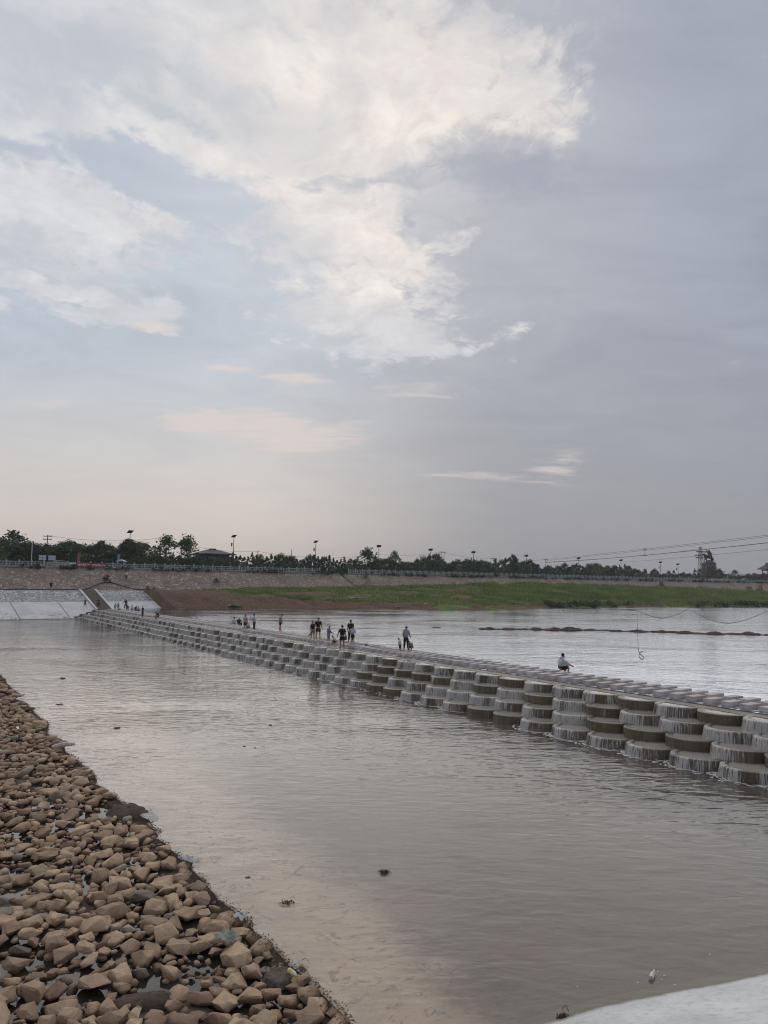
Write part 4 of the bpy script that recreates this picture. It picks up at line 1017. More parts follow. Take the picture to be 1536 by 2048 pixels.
# creeping plants along the kerb
V = []; Fq = []; rr = random.Random(5)
for i in range(620):
    s = rr.uniform(-30, 330); dn = fbm(s*.11, 7.)
    if dn < -.15: continue
    leaves(V, Fq, B(s, 8.15 + rr.uniform(-.5, .35), 8.95 + rr.uniform(-.1, .35 + max(dn, 0))), 14, .5, .22, rr, .5)
tag(link('creeping_plants', np_mesh('creeping_plants', V, Fq, M['leafd'])), 'dark creeping plants growing along the foot of the railing', 'plants', kind='stuff')
# grass and weeds on the bank
V = []; Fq = []; rr = random.Random(8); n = 0
while n < 38000:
    s = rr.uniform(24, 250); rw = lerp(swr, s); w = lerp(sdz, s, 2); r_ = rr.uniform(rw + w*.8, 2.2); n += 1
    if s < 42 and r_ < -2: continue
    if s < 40: continue
    dens = fbm(s*.07 + 9, r_*.16)
    if dens < -.10 - .25*min(max((s - 60)/60, 0), 1): continue
    z = bank_z(s, r_)[0]; tall = .22 + .55*min(max((s - 75)/50, 0), 1)*(1 if fbm(s*.05, r_*.1 + 3) > -.1 else .5) + .2*rr.random()
    if r_ > -1.5: tall *= 1.25
    c = B(s, r_, z)
    for _ in range(2):
        a = rr.random()*3.14; wd = rr.uniform(.10, .26); k = len(V); dx, dy = wd*math.cos(a), wd*math.sin(a); o = Vector((rr.uniform(-.35, .35), rr.uniform(-.35, .35), 0))
        V += [c + o + Vector((-dx, -dy, -.1)), c + o + Vector((dx, dy, -.1)), c + o + Vector((dx*.5 + rr.uniform(-.15, .15), dy*.5 + rr.uniform(-.15, .15), tall*rr.uniform(.7, 1.3)))]; Fq.append((k, k + 1, k + 2))
tag(link('bank_grass', np_mesh('bank_grass', V, Fq, M['grassblade'])), 'green grass and weeds covering the far bank', 'grass', kind='stuff')
# reeds by the water
V = []; Fq = []
for i in range(420):
    s = rr.uniform(96, 240); r_ = lerp(swr, s) + rr.uniform(.3, 3.2); dn = fbm(s*.06, 2.2)
    if dn < -.05 and s < 150: continue
    leaves(V, Fq, B(s, r_, bank_z(s, r_)[0] + .5), 22, .75, .28, rr, .9)
tag(link('waterside_weeds', np_mesh('waterside_weeds', V, Fq, M['leaf'])), 'dark green bushy weeds along the far waterline', 'weeds', kind='stuff')
# litter on the bank
for i, (xx, yy, c, lab) in enumerate(((796, 1202, (.6, .6, .6), 'white scrap on the earth bank, upper one of a pair left of middle'), (795, 1214, (.6, .6, .6), 'white scrap near the waterline below another left of middle'), (852, 1208, (.62, .62, .6), 'crumpled white scrap on the red earth bank'), (710, 1197, (.12, .32, .27), 'teal netting scrap on the bank, right one of two'), (608, 1198, (.05, .16, .09), 'dark green netting heap hanging on the earth bank'), (470, 1213, (.16, .22, .2), 'grey green scrap at the foot of the earth bank'))):
    best = min(((abs(px(B(s_at(xx, r_), r_, bank_z(s_at(xx, r_), r_)[0]))[1] - yy), r_) for r_ in np.arange(-45, 0, .3)))[1]
    s = s_at(xx, best); c_ = B(s, best, bank_z(s, best)[0] + .05); n = 6; V = []
    k = 1.6 if c[0] < .5 else .6
    for a in range(n):
        for b in range(n): V.append(((a/5 - .5)*k*1.4, (b/5 - .5)*k, .25*k*abs(fbm(a*.9 + i, b*.9))))
    Fq = [(a*n + b, (a + 1)*n + b, (a + 1)*n + b + 1, a*n + b + 1) for a in range(n - 1) for b in range(n - 1)]
    tag(link('bank_scrap', np_mesh('bank_scrap', V, Fq, mat('scrap_%d' % i, c, None, 5., .8), True), None, c_), lab, 'litter')

# ================================================================== RAILING
FL = thing('stone_railing', 'long pale stone railing with square posts along the far embankment', 'railing', B(0, 0, 0), BROT)
PSP = 2.25; R0 = 9.2
def post_mesh():
    mb = MB(); mb.box((0, 0, .60), (.24, .24, 1.20)); mb.box((0, 0, 1.26), (.18, .18, .10), 0, 0, (.8, .8)); return mb.mesh('post', M['rail'])
def railing_mesh():
    mb = MB(); L = PSP - .245
    mb.box((0, 0, .92), (L, .16, .15)); mb.box((0, 0, .52), (L, .12, .11)); mb.box((0, 0, .10), (L, .14, .18))
    for x in (-.5, .5):
        mb.box((x, 0, .71), (.17, .10, .25)); mb.box((x, 0, .33), (.17, .10, .26))
    return mb.mesh('rail_panel', M['rail'])
PM, RM = post_mesh(), railing_mesh(); restp = MB(); cnt = 0
s0 = s_at(10, R0) - 2.25*14; i = 0
while True:
    s = s0 + i*PSP; i += 1
    if s > 330: break
    x = px(B(s, R0, ROADZ))[0]
    if 664 < x < 692: continue
    if cnt < 130:
        link('post', PM, FL, (s, R0, ROADZ)); cnt += 1
        if not (650 < px(B(s + PSP, R0, ROADZ))[0] < 692): link('rail_panel', RM, FL, (s + PSP/2, R0, ROADZ))
    else:
        restp.box((s, R0, ROADZ + .6), (.24, .24, 1.2)); restp.box((s + PSP/2, R0, ROADZ + .9), (PSP - .25, .15, .16)); restp.box((s + PSP/2, R0, ROADZ + .54), (PSP - .25, .12, .13)); restp.box((s + PSP/2, R0, ROADZ + .14), (PSP - .25, .14, .22))
if restp.v: o = restp.build('far_railing', M['rail'], FL); o['kind'] = 'stuff'

# red banner tied to it, with a strip of white strokes too small to read
sb0, sb1 = s_at(150, 8.95), s_at(209, 8.95)
BN = thing('banner', 'long red cloth banner with white lettering hung on the railing', 'banner', B(0, 0, 0), BROT)
def cloth(s0, s1, z0, z1, r_, m, name, parent):
    V = []; n = 30
    for i in range(n + 1):
        s = s0 + (s1 - s0)*i/n
        for j in range(4): V.append((s, r_ + .02*math.sin(i*1.3 + j), z0 + (z1 - z0)*j/3 + .03*math.sin(i*.5)))
    return link(name, np_mesh(name, V, [(i*4 + j, i*4 + j + 1, (i + 1)*4 + j + 1, (i + 1)*4 + j) for i in range(n) for j in range(3)], m, True), parent)
cloth(sb0, sb1, ROADZ + .05, ROADZ + .98, 8.98, mat('red_cloth', (.42, .035, .055), None, 2., .8), 'banner_cloth', BN)
mb = MB(); rr = random.Random(3); ww = (sb1 - sb0)
for q in range(15):
    c = sb0 + ww*(.07 + .87*q/14)
    if q == 7: continue
    for _ in range(7):
        if rr.random() < .5: mb.box((c + rr.uniform(-.14, .14), 8.93, ROADZ + .55 + rr.uniform(-.2, .2)), (.34, .01, .05))
        else: mb.box((c + rr.uniform(-.16, .16), 8.94, ROADZ + .55 + rr.uniform(-.08, .08)), (.05, .01, .42))
mb.build('lettering', M['white'], BN)['kind'] = 'stuff'
mb = MB(); mb.box((sb0 - .65, 8.97, ROADZ + .52), (1.2, .02, .85)); mb.box((sb0 - .65, 8.955, ROADZ + .40), (.7, .01, .26), 0, 1)
o = mb.build('white_panel', [M['white'], mat('blue_print', (.10, .16, .38), None, 3., .6)], BN)
# flags
def flag(x, y, h, col, lab):
    b = B(s_at(x, 10.5), 10.5, ROADZ); o = thing('flag', lab, 'flag', b, BROT)
    mb = MB(); mb.tube([(0, 0, 0), (0, 0, h)], .03, 6); mb.build('flag_pole', M['whitemetal'], o)
    V = [];
    for i in range(6):
        for j in range(6): V.append((.05 + .5*i/5*(1 - .5*j/5) + .05*math.sin(j), .06*math.sin(i*1.4 + j*.7), h - .05 - 1.9*(1 - j/5) if False else h - 1.95*j/5 - .1))
    link('flag_cloth', np_mesh('flag_cloth', V, [(i*6 + j, (i + 1)*6 + j, (i + 1)*6 + j + 1, i*6 + j + 1) for i in range(5) for j in range(5)], mat('flag_%d' % x, col, None, 3., .8), True), o)
flag(153, 1115, 3.1, (.42, .13, .08), 'orange flag furled on a pole behind the red banner')
flag(233, 1112, 3.1, (.22, .30, .55), 'blue and white flag on a pole behind the railing right of the banner')
# two notice boards
for x, lab in ((82, 'white notice board behind the railing, left of two'), (101, 'white notice board behind the railing, right of two')):
    b = B(s_at(x, 11.5), 11.5, ROADZ); o = thing('notice_board', lab, 'notice board', b, BROT)
    mb = MB(); mb.box((0, 0, 1.85), (1.35, .07, .95)); mb.build('board', mat('board_%d' % x, (.52, .55, .62), (.45, .48, .56), 2., .5), o)
    for sx in (-.55, .55): mb = MB(); mb.tube([(sx, .02, 0), (sx, .02, 1.4)], .035, 6); mb.build('leg', M['metal'], o)
    mb = MB(); mb.box((0, -.04, 1.85), (1.35, .01, .05)); mb.box((0, -.04, 1.85), (.05, .012, .95)); mb.build('board_trim', mat('trim_%d' % x, (.2, .24, .45), None, 3., .5), o)

# ================================================================== LAMPS, POLES, CABLES
def solar_lamp(x, y, r_, lab, flip=1):
    s = s_at(x, r_); b = B(s, r_, ROADZ); h = EYE + (hor(x) - y)*b.y/F - ROADZ
    o = thing('solar_street_lamp', lab, 'street lamp', b, BROT + .25*flip, 'solar street lamps along the embankment road')
    mb = MB(); mb.tube([(0, 0, 0), (0, 0, h - .25)], [.11, .06], 8); mb.build('pole', M['dark'], o)
    mb = MB(); v = [(-.62, -.40, .26), (.62, -.40, .26), (.62, .40, -.26), (-.62, .40, -.26)]
    mb.add([(a, b_, h + c) for a, b_, c in v] + [(a, b_, h + c + .06) for a, b_, c in v], [(3, 2, 1, 0), (4, 5, 6, 7), (0, 1, 5, 4), (1, 2, 6, 5), (2, 3, 7, 6), (3, 0, 4, 7)]); mb.build('solar_panel', M['solar'], o)
    mb = MB(); mb.tube([(0, 0, h - 1.9), (-.5, 0, h - 1.75)], .04, 6); mb.box((-.62, 0, h - 2.0), (.26, .26, .85), 0, 0, (.7, .7)); mb.build('lamp_head', M['dark'], o)
    mb = MB(); mb.box((0, -.13, 1.2), (.2, .12, .34)); mb.build('control_box', M['dark'], o)
for (x, y, n) in ((256, 1064, 'tallest solar street lamp, standing in the trees right of the red banner'), (465, 1073, 'solar street lamp right beside the hip roofed building'), (630, 1084, 'solar street lamp above the conifers, third from the left'),
                  (757, 1093, 'solar street lamp between the two round trees'), (861, 1100, 'solar street lamp left of a pair of utility poles'), (947, 1105, 'solar street lamp, sixth from the left, right of the pair of poles'),
                  (1053, 1112, 'solar street lamp right of the tall bushy tree'), (1158, 1117, 'solar street lamp, eighth from the left, below the overhead cables'), (1243, 1121, 'solar street lamp, ninth from the left, below the cable spacer'),
                  (1322, 1125, 'solar street lamp beside the orange roofed building, left of two'), (1357, 1129, 'solar street lamp beside the orange roofed building, right of two')):
    solar_lamp(x, y, 14.5, n, 1 if x < 700 else -2.2)
def arm_lamp(x, y, r_, lab, arm, m='whitemetal', rise=.35):
    b = B(s_at(x, r_), r_, ROADZ); h = EYE + (hor(x) - y)*b.y/F - ROADZ
    o = thing('street_lamp', lab, 'street lamp', b, BROT)
    mb = MB(); mb.tube([(0, 0, 0), (0, 0, h)], [.10, .07], 8); mb.build('pole', M[m], o)
    mb = MB(); mb.tube([(0, 0, h - .06), (arm*.6, 0, h - rise*.4), (arm, 0, h - rise)], .05, 6); mb.build('arm', M[m], o)
    mb = MB(); mb.box((arm*1.12, 0, h - rise - .03), (abs(arm)*.4, .22, .12), 0, 0, (.8, .7)); mb.build('lamp_head', M[m], o)
arm_lamp(60, 1082, 11., 'white street lamp with its arm to the left behind the railing', -.9)
arm_lamp(1455, 1144, 10.6, 'white lamp post with a flat arm near the white parked cars', -1.9, rise=.05)
o_ = None
def utility_pole(x, y, r_, lab, arms=1, w=.10):
    b = B(s_at(x, r_), r_, ROADZ); h = EYE + (hor(x) - y)*b.y/F - ROADZ
    o = thing('utility_pole', lab, 'utility pole', b, BROT - .3, 'utility poles behind the embankment')
    mb = MB(); mb.tube([(0, 0, 0), (0, 0, h)], [w*1.4, w], 7); mb.build('pole', M['metal'], o)
    tips = []
    for k in range(arms):
        mb = MB(); z = h - .35 - .75*k; mb.box((0, 0, z), (1.9, .12, .13)); mb.build('crossarm', M['dark'], o)
        for sx in (-.8, .8):
            mb = MB(); mb.lathe([(.05, 0), (.07, .08), (.04, .2), (0, .22)], 6, (sx, 0, z + .06)); mb.build('insulator', M['dark'], o)
    return b + Vector((0, 0, h - .15))
tops = []
for x, y, r_, lab, arms in ((90, 1070, 40, 'utility pole with two crossarms above the trees at the left', 2), (318, 1075, 42, 'thin utility pole behind the lone round tree', 0), (514, 1102, 40, 'thin utility pole among the conifers right of the building', 0), (582, 1099, 44, 'slim bare mast above the conifers', 0),
                            (882, 1103, 48, 'utility pole, left of the close pair', 1), (888, 1103, 52, 'utility pole, right of the close pair', 1), (751, 1108, 45, 'short utility pole by the round trees', 0), (987, 1116, 50, 'short utility pole left of the tall bushy tree', 1), (1092, 1118, 44, 'utility pole carrying the overhead cables', 1)):
    tops.append((x, utility_pole(x, y, r_, lab, arms)))
def cable(a, b, sag, r_, name, lab, m='hose', n=28, parent=None):
    pts = [a.lerp(b, i/n) - Vector((0, 0, sag*4*(i/n)*(1 - i/n))) for i in range(n + 1)]
    mb = MB(); mb.tube(pts, r_, 4); o = mb.build(name, M[m], parent)
    if lab: tag(o, lab, 'cable')
    return pts
D = {x: v for x, v in tops}
for a, b, sag in ((90, 318, 1.0), (318, 514, 1.2), (514, 751, 1.5), (751, 882, .8), (882, 987, .8), (987, 1092, .8)):
    cable(D[a], D[b], sag, .028, 'power_line', None); tag(bpy.context.scene.collection.objects[-1], 'thin power line strung between the utility poles behind the trees', 'cable', 'thin power lines behind the trees')
# overhead cables coming across the river to poles beyond the right edge
OV = []
for (x0, y0, d0_), (x1, y1, d1_), sag, rad, lab in (
        ((1092, 1119, 262), (2050, 1010, 78), .2, .030, 'upper thin cable crossing the sky at the right'),
        ((1092, 1121, 262), (2050, 1013, 78), .25, .030, 'second thin cable crossing the sky just below the upper one'),
        ((1092, 1125, 262), (2050, 1026, 78), .7, .060, 'thick cable crossing the sky at the right, the heaviest one'),
        ((1240, 1125, 300), (2050, 1047, 84), .3, .034, 'lowest cable crossing the sky past the statue'),
        ((1092, 1124, 262), (1403, 1098, 318), .6, .03, 'slack cable running from the pole to the lattice tower')):
    OV.append(cable(deep(x0, y0, d0_), deep(x1, y1, d1_), sag, rad, 'overhead_cable', lab))
mb = MB(); q = min(OV[2], key=lambda p: abs(px(p)[0] - 1300)); q0 = min(OV[0], key=lambda p: abs(px(p)[0] - 1300))
mb.tube([q, q0], .05, 5); mb.box(q0, (.9, .25, .2)); mb.box(q, (.9, .25, .2)); tag(mb.build('cable_spacer', M['dark']), 'dark spacer clamp joining two overhead cables', 'cable spacer')
o = thing('utility_pole', 'utility pole beyond the right edge holding the overhead cables', 'utility pole', deep(2050, 1178, 78)*1.0)
o.location.z = 0
mb = MB(); mb.tube([(0, 0, 0), (0, 0, 15.5)], [.22, .13], 8); mb.build('pole', M['metal'], o); mb = MB(); mb.box((0, 0, 14.4), (2.4, .14, .14)); mb.build('crossarm', M['metal'], o)
# loose cable drifting in loops on the upper pool
LC = thing('floating_cable', 'thin dark cable drifting in loops on the upper pool with a tangled end', 'cable')
def on_pool(pts, name):
    P_ = [at(x, y, POOL + .03) for x, y in pts]; Q_ = []
    for i in range(len(P_) - 1):            # smooth curve through the points
        p0, p1, p2, p3 = P_[max(i - 1, 0)], P_[i], P_[i + 1], P_[min(i + 2, len(P_) - 1)]
        for k in range(5):
            t = k/5; Q_.append(.5*((2*p1) + (p2 - p0)*t + (2*p0 - 5*p1 + 4*p2 - p3)*t*t + (3*p1 - p0 - 3*p2 + p3)*t**3))
    Q_.append(P_[-1]); mb = MB(); mb.tube(Q_, [(.00034 if name == 'tangled_end' else .00042)*q.y for q in Q_], 5); mb.build(name, M['hose'], LC)
on_pool([(1240, 1219), (1258, 1220.5), (1276, 1222), (1290, 1228), (1308, 1234), (1325, 1236), (1342, 1233), (1358, 1227), (1374, 1219)], 'cable_loop')
on_pool([(1380, 1219), (1396, 1228), (1414, 1237), (1436, 1244), (1462, 1246), (1486, 1241), (1510, 1233), (1536, 1223), (1570, 1217)], 'cable_loop')
on_pool([(1276, 1222), (1275.5, 1240), (1275, 1262), (1276, 1284), (1277, 1300), (1281, 1308), (1287, 1314), (1284, 1318), (1278, 1312), (1280, 1305), (1286, 1302)], 'tangled_end')

# black hose lying on the embankment
hp = []
for (x, r_, z) in ((-60, .9, 4.78), (0, .9, 4.78), (90, .95, 4.78), (165, 1.0, 4.80), (180, 1.6, 5.1), (196, 2.9, 5.85), (209, 3.6, 6.25), (222, 3.5, 6.2), (240, 2.6, 5.7), (258, 1.8, 5.2), (272, 1.2, 4.9), (290, 1.0, 4.8), (305, .8, 4.75)):
    hp.append(B(s_at(x, r_), r_, z + .06))
mb = MB(); mb.tube(hp, .085, 6); tag(mb.build('black_hose', M['hose']), 'black hose running along the berm and looping up over the stone slope', 'hose')
hp = [B(s_at(x, r_), r_, z) for x, r_, z in ((385, .8, 4.75), (460, .8, 4.9), (480, 1.4, 5.2), (500, 1.6, 5.6))]
mb = MB(); mb.tube(hp, .06, 6); tag(mb.build('black_hose', M['hose']), 'short black pipe at the foot of the stone slope above the dirt bank', 'hose')
hp = [B(s_at(x, r_), r_, 4.9 + (r_ - 1)*.56 + .08) for x, r_ in ((680, 8.2), (697, 5.4), (708, 3.2), (716, 2.6), (728, 3.6), (738, 5.8))]
mb = MB(); mb.tube(hp, .08, 6); tag(mb.build('black_hose', M['hose']), 'dark hose curving down the stone slope below the railing gap', 'hose')

# ================================================================== BUILDINGS, STATUE
def hip_roof(mb, w, d, z0, h, over, ridge=.45, m=0, curve=.0):
    a, b = w/2 + over, d/2 + over; r_ = w/2*ridge
    lo = [(-a, -b, z0 + curve), (a, -b, z0 + curve), (a, b, z0 + curve), (-a, b, z0 + curve)]
    md = [(-(a*.55 + r_*.45), -b*.5, z0 + h*.42), ((a*.55 + r_*.45), -b*.5, z0 + h*.42), ((a*.55 + r_*.45), b*.5, z0 + h*.42), (-(a*.55 + r_*.45), b*.5, z0 + h*.42)]
    tp = [(-r_, -.05, z0 + h), (r_, -.05, z0 + h), (r_, .05, z0 + h), (-r_, .05, z0 + h)]
    bt = [(x, y, z - .25) for x, y, z in lo]
    V = lo + md + tp + bt; Fs = []
    for k in range(4):
        n = (k + 1) % 4; Fs += [(k, n, 4 + n, 4 + k), (4 + k, 4 + n, 8 + n, 8 + k), (12 + k, 12 + n, n, k)]
    Fs += [(8, 9, 10, 11), (15, 14, 13, 12)]; mb.add(V, Fs, m)
rooft = mat('dark_roof_tiles', (.065, .068, .085), (.045, .047, .06), 3., .7, .4, 20.)
def building(x, r_, w, d, wall_h, roof_h, lab, cat, wallc, roofm, over=1.2, nwin=5, name='building', rot=0.):
    o = thing(name, lab, cat, B(s_at(x, r_), r_, ROADZ), BROT + rot)
    mb = MB(); mb.box((0, 0, wall_h/2), (w, d, wall_h)); mb.build('wall', mat(name + '_wall_%d' % x, wallc, None, .8, .85), o)
    mb = MB(); hip_roof(mb, w, d, wall_h + .02, roof_h, over); rf = mb.build('roof', roofm, o)
    mb = MB(); mb.box((0, 0, wall_h + roof_h + .1), (w*.3, .35, .35)); mb.build('ridge', roofm, rf)
    for i in range(nwin):
        xx = (i + .5)/nwin*w - w/2
        mb = MB(); mb.box((xx, -d/2 - .03, wall_h - 1.7), (w/nwin*.55, .08, 1.5)); wf = mb.build('window', M['dark'], o)
        mb = MB(); mb.box((xx, -d/2 - .075, wall_h - 1.7), (w/nwin*.47, .02, 1.3)); mb.build('pane', M['glass'], wf)
    return o
building(423, 38, 6.6, 6.5, 4.9, 1.25, 'dark building with a wide hip roof rising behind the trees', 'building', (.12, .12, .15), rooft, 1.4, 6)
building(1320, 60, 6.6, 6, 3.2, .7, 'low building with an orange roof among the trees left of the statue', 'building', (.30, .22, .12), mat('orange_roof', (.36, .16, .06), None, 3., .8), .8, 5)
building(728, 70, 9, 6, 2.6, .5, 'long low grey shed seen through the trees at mid distance', 'shed', (.34, .34, .36), M['metal'], .4, 5)
# gate pavilion at the right edge
gx, gr = 1546, 26
GP = thing('gate_pavilion', 'red walled gate tower with a dark Chinese hip roof at the right edge', 'pavilion', B(s_at(gx, gr), gr, ROADZ), BROT - .45)
zb_ = lambda y: EYE + (hor(1536) - y)*B(s_at(gx, gr), gr, 0).y/F - ROADZ
redw = mat('red_wall', (.125, .035, .035), None, 1.5, .8)
mb = MB(); mb.box((0, 0, zb_(1149)/2), (19, 6, zb_(1149))); mb.build('wall', redw, GP)
mb = MB(); mb.box((.5, -3.05, zb_(1157)), (8.5, .1, 1.1)); mb.build('sign_band', M['whitemetal'], GP)
zc = zb_(1141)
for sx in (-4.2, -1.5, 1.5, 4.2):
    for sy in (-2, 2): mb = MB(); mb.tube([(sx, sy, zb_(1149)), (sx, sy, zc)], .2, 8); mb.build('column', redw, GP)
mb = MB(); mb.box((0, 0, zc + .05), (9.6, 5, .5)); mb.build('beam', redw, GP)
mb = MB(); hip_roof(mb, 9.2, 5, zc + .55, zb_(1130) - zc, 1.5, .75, curve=.15); rf = mb.build('roof', rooft, GP)
mb = MB(); mb.box((0, 0, zb_(1130) + .65), (7.4, .4, .4)); mb.build('ridge', rooft, rf)
for sx in (-3.6, 3.6): mb = MB(); mb.box((sx, 0, zb_(1130) + .95), (.4, .4, .7), 0, 0, (.4, .6)); mb.build('ridge_ornament', rooft, rf)
wl = thing('low_wall', 'low dark red wall running left from the gate pavilion', 'wall', B(s_at(1500, 24), 24, ROADZ), BROT - .3)
mb = MB(); mb.box((0, 0, 1.6), (15, .5, 3.2)); mb.build('wall', redw, wl); mb = MB(); mb.box((0, 0, 3.3), (15.4, .9, .25), 0, 0, (1, .5)); mb.build('wall_coping', rooft, wl)

# bronze statue of a rider on a stone plinth
sr = 32.; sx_ = 1419; SB = B(s_at(sx_, sr), sr, ROADZ); kpx = SB.y/F
def zz(y): return EYE + (hor(sx_) - y)*SB.y/F - ROADZ
ST = thing('statue', 'dark bronze rider statue on a tall tapering stone plinth', 'statue', SB, 0)
stone = mat('plinth_stone', (.21, .175, .155), (.15, .125, .11), .7, .85, .3, 6.); bronze = mat('bronze', (.060, .035, .035), (.035, .022, .024), 2., .5, .3, 8.)
mb = MB(); mb.box((0, 0, zz(1128)/2), (6.0, 4.8, zz(1128)), 0, 0, (.86, .86)); mb.build('plinth', stone, ST)
mb = MB(); mb.box((0, 0, zz(1128) + .15), (5.4, 4.4, .3)); mb.build('plinth_cap', stone, ST)
mb = MB(); mb.box((-.1, -2.42, zz(1142)), (3.7, .10, 4.0), 0, 0, (.95, 1)); mb.build('relief_panel', mat('relief', (.10, .062, .055), None, 2., .8, .6, 9.), ST)
mb = MB(); mb.box((-2.9, -.4, zz(1138)), (.9, 2.6, 4.6), 0, 0, (.6, .7)); mb.build('side_figures', bronze, ST)
mb = MB(); mb.box((2.7, 0, zz(1140)), (1.2, 3.0, 3.0), 0, 0, (.6, .8)); mb.build('side_block', stone, ST)
k = kpx; z0 = zz(1128) + .3
def skin_obj(name, verts, edges, radii, material, parent, loc=(0, 0, 0), rz=0., root=0, sub=1):
    me = bpy.data.meshes.new(name); me.from_pydata([tuple(v) for v in verts], edges, []); me.materials.append(material)
    o = link(name, me, parent, loc, rz); o.modifiers.new('Skin', 'SKIN'); o.modifiers['Skin'].use_smooth_shade = True
    for i, r_ in enumerate(radii):
        sv = me.skin_vertices[0].data[i]; sv.radius = r_ if isinstance(r_, tuple) else (r_, r_); sv.use_root = (i == root)
    ss = o.modifiers.new('Sub', 'SUBSURF'); ss.levels = sub; ss.render_levels = sub
    SKINNED.append(o); return o
SKINNED = []
hv = [(0, 0, 3.0), (-1.5, 0, 3.1), (-2.3, 0, 4.2), (-3.1, 0, 4.0), (1.4, 0, 2.8), (2.0, .1, 2.2), (2.4, .1, 1.2), (1.4, .5, 1.6), (1.5, .5, .1), (1.5, -.5, 1.5), (1.1, -.5, .1), (-1.5, .5, 2.0), (-2.2, .5, 1.4), (-2.0, .5, .7), (-1.5, -.5, 1.7), (-1.6, -.5, .1)]
skin_obj('horse', hv, [(0, 1), (1, 2), (2, 3), (0, 4), (4, 5), (5, 6), (4, 7), (7, 8), (4, 9), (9, 10), (1, 11), (11, 12), (12, 13), (1, 14), (14, 15)], [.85, .8, .55, .3, .8, .25, .15, .42, .22, .42, .22, .35, .2, .15, .35, .2], bronze, ST, (.2, 0, z0))
rv = [(0, 0, 3.6), (0, 0, 4.6), (0, 0, 5.3), (0, 0, 5.75), (.05, 0, 6.35), (-.55, -.1, 5.15), (-1.1, -.2, 5.5), (-1.25, -.2, 6.5), (.6, 0, 5.1), (1.0, -.2, 4.4), (.6, -.5, 3.9), (-.2, -.75, 3.2), (-.1, -.85, 2.2), (-.2, .75, 3.2), (-.1, .85, 2.2)]
skin_obj('rider', rv, [(0, 1), (1, 2), (2, 3), (3, 4), (2, 5), (5, 6), (6, 7), (2, 8), (8, 9), (9, 10), (0, 11), (11, 12), (0, 13), (13, 14)], [.6, .62, .6, .36, .55, .38, .3, .2, .38, .3, .22, .4, .26, .4, .26], bronze, ST, (.25, 0, z0))
mb = MB(); mb.tube([(.5, .45, z0 + 5.2), (1.3, .6, z0 + 4.0), (1.9, .5, z0 + 2.6)], [.35, .6, .25], 8); mb.build('cloak', bronze, ST)
mb = MB(); mb.tube([(-4.4, -.4, z0 + 4.6), (-1.1, -.3, z0 + 4.9), (1.9, -.2, z0 + 4.4)], .13, 6); mb.build('lance', bronze, ST)
mb = MB(); mb.lathe([(3.0, 0), (2.6, .35), (2.0, .8), (1.1, 1.3), (0, 1.6)], 12); mb.build('rocky_base', bronze, ST, (.2, 0, z0 - .02))
# lattice tower beside it
LB = B(s_at(1403, 24), 24, ROADZ); LT = thing('lattice_tower', 'steel lattice tower with crossarms standing in front of the statue', 'lattice tower', LB, .2)
H_ = EYE + (hor(1403) - 1094)*LB.y/F - ROADZ; nl = 8
def half(z): return 1.25 - .85*z/H_
for sx in (-1, 1):
    for sy in (-1, 1): mb = MB(); mb.tube([(sx*half(0), sy*half(0), 0), (sx*half(H_), sy*half(H_), H_)], .09, 4); mb.build('leg', M['metal'], LT)
for i in range(nl):
    z0_, z1_ = H_*i/nl, H_*(i + 1)/nl; a, b = half(z0_), half(z1_); mb = MB()
    for q in range(4):
        c0 = [(-1, -1), (1, -1), (1, 1), (-1, 1)][q]; c1_ = [(-1, -1), (1, -1), (1, 1), (-1, 1)][(q + 1) % 4]
        mb.tube([(c0[0]*a, c0[1]*a, z0_), (c1_[0]*b, c1_[1]*b, z1_)], .05, 4); mb.tube([(c1_[0]*a, c1_[1]*a, z0_), (c0[0]*b, c0[1]*b, z1_)], .05, 4); mb.tube([(c0[0]*b, c0[1]*b, z1_), (c1_[0]*b, c1_[1]*b, z1_)], .05, 4)
    mb.build('bracing', M['metal'], LT)
for y, w in ((1104, 4.6), (1111, 6.2), (1116, 5.2)):
    z = EYE + (hor(1403) - y)*LB.y/F - ROADZ; mb = MB(); mb.box((.3, 0, z), (w, .5, .42)); mb.build('crossarm', M['dark'], LT)

